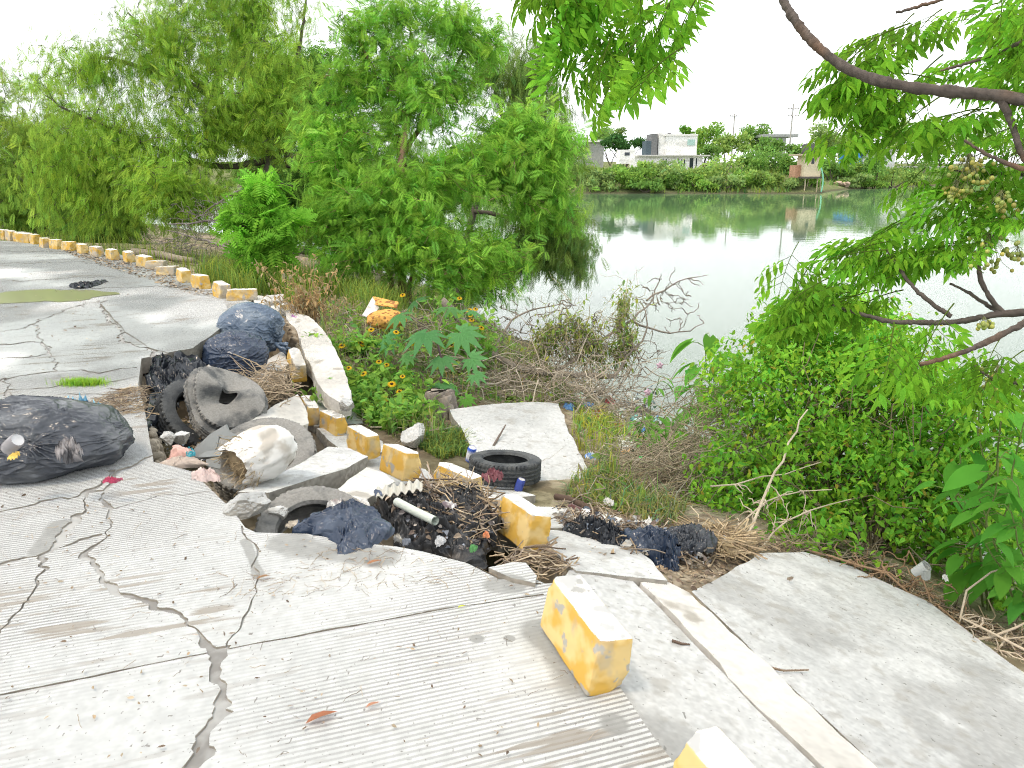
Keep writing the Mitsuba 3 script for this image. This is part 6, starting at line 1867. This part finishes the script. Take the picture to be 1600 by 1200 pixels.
h3 = thing('shed', 'small white hut with a dark opening left of the white house', 'shed')
wall(h3, 'wall', hb(968, 993, 234, 256, 126, 4)); part(h3, 'opening', hb(976, 984, 238, 243, 125.92, .1), 'mat_window'); wall(h3, 'wall_base', hb(985, 992, 246, 268, 125, 1))
h4 = thing('grey_house', 'grey block house with an overhanging roof behind the far trees', 'house')
wall(h4, 'wall', hb(1197, 1229, 214, 245, 175, 8), (.45, .47, .46)); wall(h4, 'roof_slab', hb(1193, 1248, 209.5, 213.8, 174.4, 10), (.36, .38, .38)); part(h4, 'opening', hb(1199, 1204, 219, 232, 174.9, .1), 'mat_window')
h5 = thing('blue_house', 'blue and white house half hidden by the hanging leaves on the far shore', 'house')
wall(h5, 'blue_wall', hb(1329, 1346, 236, 262, 128, 5), (.10, .33, .72)); wall(h5, 'white_wall', hb(1346.3, 1400, 238, 264, 129, 5)); wall(h5, 'roof_slab', hb(1326, 1404, 233, 236, 127.5, 7), (.4, .42, .42)); part(h5, 'window', hb(1366, 1374, 243, 252, 128.93, .1), 'mat_window')
h6 = thing('low_house', 'low grey house at the far left end of the opposite shore', 'house')
wall(h6, 'wall', hb(872, 910, 258, 284, 112, 6), (.52, .53, .52)); wall(h6, 'roof_slab', hb(869, 913, 255.4, 258, 111.5, 7), (.4, .42, .42))
h7 = thing('low_house', 'row of low pale walls at the far right shore', 'house')
wall(h7, 'wall', hb(1410, 1600, 262, 284, 168, 6), (.55, .56, .54)); wall(h7, 'roof_slab', hb(1406, 1604, 259.4, 262, 167.5, 7), (.4, .4, .4))
h8 = thing('turquoise_wall', 'pale turquoise wall glimpsed at the left frame edge', 'wall')
put(h8, hb(-60, 12, 292, 345, 38, .3), 'mat_rough', False, np.tile([[.45, .68, .66]], (8, 1)))
tw = thing('pump_house', 'beige pump house on stilts standing in the far shallows', 'tower')
BG = (.62, .54, .38)
wall(tw, 'cabin', hb(1255, 1285, 243, 276, 99, 2.6), BG); wall(tw, 'roof_slab', hb(1249, 1290, 240.4, 243, 98.4, 3.8), (.42, .37, .27)); wall(tw, 'floor_slab', hb(1253, 1287, 276, 279, 98.7, 3.2), (.10, .09, .08))
for px, yy in [(1258, 98.9), (1277, 98.9), (1262, 101.2), (1282, 101.2)]:
    wall(tw, 'stilt', hb(px - 1.5, px + 1.5, 279, 304, yy, .3), BG)
part(tw, 'window', hb(1268, 1273, 247, 256, 98.93, .1), 'mat_window'); wall(tw, 'side_room', hb(1241, 1254.8, 258, 278, 100, 2), (.42, .25, .17))
v, f = lathe([(0, 0), (.75, 0), (.78, .2), (.78, 1.0), (.6, 1.15), (.25, 1.25), (0, 1.25)], 18)
part(tw, 'water_tank', (v + fp(1262, 240.2, 100), f), 'mat_rough', True, np.tile([[.10, .10, .10]], (len(v), 1)))
part(tw, 'pipe', tube(spline([fp(1283, 262, 98.6), fp(1286, 280, 98.3), fp(1283, 300, 98)], 8), .09, 6), 'mat_rough', True, np.tile([[.2, .5, .35]], (50, 1)))


def pole(lab, px, top, Yd, w_, arms, base_z):
    k = thing('utility_pole', lab, 'pole')
    t_ = fp(px, top, Yd)
    part(k, 'post', tube(np.array([[t_[0], Yd, base_z], t_]), [.22, .13], 8), 'mat_rough', True, np.tile([[.45, .44, .42]], (18, 1)))
    for y_ in arms:
        a, b = fp(px - w_, y_, Yd - .2), fp(px + w_, y_, Yd - .2)
        part(k, 'crossarm', tube(np.array([a, b]), .09, 5), 'mat_rough', True, np.tile([[.4, .38, .36]], (12, 1)))
        for q in (-.9, -.4, .4, .9):
            part(k, 'insulator', tube(np.array([fp(px + w_ * q, y_, Yd - .2), fp(px + w_ * q, y_ - 2.2, Yd - .2)]), .09, 5), 'mat_rough', True, np.tile([[.35, .35, .36]], (12, 1)))


pole('taller utility pole with two crossarms behind the pump house', 1240, 162, 170, 8.5, (170, 181), 0)
pole('shorter utility pole with one crossarm right of the white house', 1148, 178, 190, 7.5, (181.5,), 0)
pole('thin distant pole beside the grey block house', 1195, 192, 200, 2, (), 0)
rk = np.random.default_rng(55)
for k in range(7):
    v, f = chunk(fp(1296 + k * 4.6, 289 - rk.uniform(0, 3.5), 118 + rk.uniform(-1, 1)), (rk.uniform(.45, .8), .5, rk.uniform(.3, .5)), 300 + k, None, k)
    one('boulder', f'{ORD[k]} pinkish boulder from the left in the rock pile right of the pump house', 'rock', (v, f), 'mat_rough', 25 if False else True, np.tile([[.52, .40, .32]], (len(v), 1)) * rk.uniform(.7, 1.2), group='boulders at the far waterline')
KT = leaf2(.62, .45, .1)


def far_plant(name, label, cat, px, py, Yd, rpx, rpy, col, n, size, seed, group, trunk=True):
    rg2 = np.random.default_rng(seed)
    c = fp(px, py, Yd); sx, sz = rpx * Yd / 1250, rpy * Yd / 1250
    key = thing(name, label, cat, group)
    lobes = [c + np.array([rg2.uniform(-.9, .9) * sx, rg2.uniform(-.5, .5) * sx, rg2.uniform(-.55, .6) * sz]) for _ in range(9)]
    pts = np.vstack([blob_points(l, np.array([sx * .42, sx * .42, sz * .42]) * rg2.uniform(.7, 1.15), n // 9, rg2, .4) for l in lobes])
    m = len(pts)
    d = nrm(rg2.normal(size=(m, 3)) + [0, 0, .1])
    base = np.array(col)
    clump = np.repeat(1 + rg2.normal(0, .14, 9), n // 9)[:, None]
    lm = scatter(KT[0], KT[1], pts, d, size * rg2.uniform(.6, 1.4, m), np.clip(tint(base, m, rg2, .16, .10) * clump, .01, .9), rg2.normal(0, 1, m))
    part(key, 'crown', lm.mesh(), 'mat_leaf_dull', False, lm.color())
    gz = float(H(c[0], Yd))
    mb = MB()
    for l in lobes[:4]:
        mb.add(*tube(wiggle([c[0], Yd, gz - .1], l, rg2, 5, .06), np.linspace(.02 * sx + .05, .03, 5), 5, False), np.array([.13, .11, .09]))
    part(key, 'trunk', mb.mesh(), 'mat_bark', True, mb.color())


GRN = [(.27, .46, .09), (.21, .38, .09), (.34, .50, .13), (.29, .42, .14), (.18, .33, .07)]
far_plant('round_tree', 'dark green round tree between the low house and the white house', 'tree', 976, 224, 140, 32, 15, (.07, .17, .05), 2200, .5, 1, None)
far_plant('bush_tree', 'tall thin crown rising behind the white house roof', 'tree', 1074, 204, 145, 12, 7, (.16, .34, .05), 500, .5, 2, None)
rf = np.random.default_rng(66)
TONE = ['leaf green', 'deep green', 'yellowish green', 'olive green', 'dark green']
LAND = [(780, 'far to the left behind the drooping tree'), (850, 'glimpsed between the drooping tree branches'), (895, 'left of the low flat roofed house'), (930, 'in front of the low flat roofed house'), (957, 'under the dark round tree'), (985, 'below the small white hut'), (1005, 'at the left corner of the white house'), (1030, 'in front of the stair tower of the white house'),
        (1055, 'in front of the slit windows of the white house'), (1080, 'in front of the door of the white house'), (1105, 'at the right corner of the white house'), (1132, 'right of the white house'), (1155, 'under the shorter utility pole'), (1182, 'between the shorter pole and the grey block house'), (1210, 'in front of the grey block house'), (1238, 'left of the pump house'), (1278, 'behind the pump house'),
        (1310, 'beside the boulder pile'), (1338, 'left of the blue wall'), (1362, 'right of the blue wall'), (1388, 'in front of the white part of the blue house'), (1425, 'under the lowest hanging leaves'), (1470, 'behind the berry clusters'), (1515, 'behind the upper right branches'), (1560, 'near the right frame edge'), (1610, 'cut by the right frame edge'), (2000, 'just outside the right frame edge')]
TAKEN = set()


def far_label(px, Yd, tone, kind):
    where = next(t for x, t in LAND if px < x)
    row = 'waterside' if Yd < 104 else ('bank top' if Yd < 135 else 'background')
    for extra in ('', ' partly overlapped', ' lower', ' broader'):
        lab = f'{TONE[tone]}{extra} {row} {kind} {where}'
        if lab not in TAKEN:
            TAKEN.add(lab)
            return lab


BU = [(905, 270, 105, 26, 16), (935, 282, 100, 20, 12), (965, 272, 104, 26, 14), (992, 280, 100, 24, 14), (1020, 266, 108, 22, 14), (1040, 276, 101, 26, 16), (1062, 284, 100, 18, 10), (1010, 288, 99, 22, 9), (1090, 284, 100, 22, 12), (1120, 268, 105, 30, 22), (1128, 286, 100, 26, 12), (1160, 262, 108, 28, 22), (1165, 286, 101, 26, 11),
      (1195, 256, 112, 28, 24), (1200, 284, 101, 24, 12), (1232, 266, 108, 18, 18), (1228, 286, 100, 16, 10), (1105, 240, 140, 16, 16), (1300, 262, 120, 26, 14), (1345, 272, 122, 26, 12), (1370, 252, 122, 20, 20), (1320, 282, 121, 30, 9), (1395, 274, 128, 34, 12), (1440, 272, 150, 40, 14), (1490, 274, 160, 40, 14), (1545, 272, 165, 40, 16), (1590, 276, 168, 36, 14), (870, 262, 108, 26, 18), (840, 268, 108, 26, 16), (1268, 284, 103, 14, 8), (1345, 288, 122, 26, 7), (1420, 284, 140, 34, 9), (1500, 286, 150, 36, 9), (1580, 286, 158, 36, 9), (1310, 268, 124, 22, 14)]
for k, (px, py, Yd, rx, ry) in enumerate(sorted(BU)):
    far_plant('shore_bush', far_label(px, Yd, k % 5, 'bush'), 'bush', px, py, Yd, rx * 1.3, ry * (1.0, 1.9, 1.25, 1.6, .9, 1.4, 1.1)[k % 7], GRN[k % 5], 1600, .40, 700 + k, 'bushes along the far shore')
TR = [(915, 225, 190, 30, 16), (955, 212, 210, 22, 8), (1100, 222, 170, 26, 16), (1135, 226, 165, 30, 16), (1172, 220, 180, 30, 14), (1215, 232, 165, 30, 14), (1290, 228, 165, 32, 22), (1330, 222, 180, 30, 18), (1380, 224, 175, 36, 22), (1430, 222, 180, 36, 24), (1480, 230, 190, 36, 22), (1530, 226, 185, 38, 26), (1585, 222, 180, 40, 28), (1640, 226, 185, 40, 28), (860, 232, 170, 34, 18), (800, 236, 170, 40, 18), (740, 236, 180, 40, 18)]
for k, (px, py, Yd, rx, ry) in enumerate(sorted(TR)):
    far_plant('shore_tree', far_label(px, Yd, (k * 2) % 5, 'tree'), 'tree', px, py - ry * .25, Yd, rx * 1.2, ry * (1.3, 1.7, 1.1, 1.5)[k % 4], GRN[(k * 2) % 5], 1700, .62, 800 + k, 'trees behind the far shore')

# ------------------------------------------------------------------ puddle, mud, small rubbish
pud = Polygon([gp(x, y)[:2] for x, y in [(-60, 462), (20, 456), (70, 453), (108, 455), (130, 466), (95, 471), (40, 474), (-60, 480)]]).segmentize(.08)
pc_ = np.array(pud.exterior.coords)[:-1]
pud = Polygon(pc_ + np.c_[meshkit.fbm(np.c_[pc_ * 2.2, 0 * pc_[:, 0]], 4, 1) - .5, meshkit.fbm(np.c_[pc_ * 2.2 + 40, 0 * pc_[:, 0]], 4, 2) - .5] * [1.6, .9]).buffer(0)
pud = pud if pud.geom_type == 'Polygon' else max(pud.geoms, key=lambda g: g.area)
struct('puddle', extrude(pud, .007, .004), 'mat_puddle')
rr_ = np.random.default_rng(91)
MIX = [(.62, .62, .60), (.45, .40, .33), (.10, .11, .14), (.30, .24, .18), (.5, .5, .48), (.2, .24, .3), (.16, .12, .1), (.35, .33, .3)]


def rubbish(key, label, poly_, n, z0, hz, size, cols, seed):
    rg2 = np.random.default_rng(seed)
    pp = Polygon([gp(x, y, z0)[:2] for x, y in poly_]).buffer(0)
    x0, y0, x1, y1 = pp.bounds
    q = np.c_[rg2.uniform(x0, x1, n * 4), rg2.uniform(y0, y1, n * 4)]
    q = q[shapely.contains(pp, shapely.points(q))][:n]
    z = np.maximum(z0, H(q[:, 0], q[:, 1]) + .01) + rg2.uniform(0, hz, len(q))
    mb = MB()
    bv, bf = leaf4(.7, .25, .18)
    scatter(bv, bf, np.c_[q, z], nrm(rg2.normal(size=(len(q), 3)) * [1, 1, .4]), size * rg2.uniform(.4, 1.5, len(q)), np.array(cols)[rg2.integers(len(cols), size=len(q))] * rg2.uniform(.7, 1.2, (len(q), 1)), rg2.normal(0, .9, len(q)), mb)
    stuff(key, label, 'rubbish', mb.mesh(), 'mat_semi', False, mb.color())


rubbish('rubbish', 'small shredded rubbish mixed into the black heap', [(600, 795), (650, 775), (740, 775), (770, 830), (765, 870), (720, 880), (640, 850)], 420, -.17, .11, .028, [(.10, .09, .09), (.30, .24, .18), (.22, .17, .13), (.16, .12, .1), (.2, .22, .26), (.38, .34, .3), (.06, .06, .07)], 1)
rubbish('rubbish', 'small shredded rubbish and bark right of the cracked block', [(870, 800), (930, 815), (1040, 835), (1130, 850), (1100, 900), (1010, 915), (930, 885), (870, 860)], 620, -.42, .07, .04, MIX, 2)
rubbish('rubbish', 'scraps and leaves scattered on the pit floor', [(236, 670), (300, 660), (345, 700), (350, 745), (300, 735), (240, 720)], 300, -.40, .1, .035, MIX + [(.4, .3, .18)] * 4, 3)
rubbish('rubbish', 'bits of rubbish washed up along the waterline', [(860, 640), (900, 605), (1020, 610), (1040, 700), (990, 760), (960, 700), (930, 640)], 420, -1.45, .06, .05, MIX + [(.6, .68, .68)] * 3, 4)
mb = chips(field(bank, 3200, rg_), .05, DRY, rg_)
chips(field([ground_at(x, y)[:2] for x, y in [(870, 780), (960, 760), (1090, 820), (1200, 845), (1180, 880), (1080, 925), (1000, 905), (900, 860)]], 1900, rg_), .035, DRY, rg_, mb)
chips(field([ground_at(x, y)[:2] for x, y in [(1180, 856), (1300, 845), (1600, 1000), (1660, 1080), (1480, 975), (1330, 895)]], 1500, rg_), .035, DRY, rg_, mb)
stuff('leaf_litter', 'dead leaves and bark lying over the bank soil', 'leaf litter', mb.mesh(), 'mat_rough', False, mb.color())
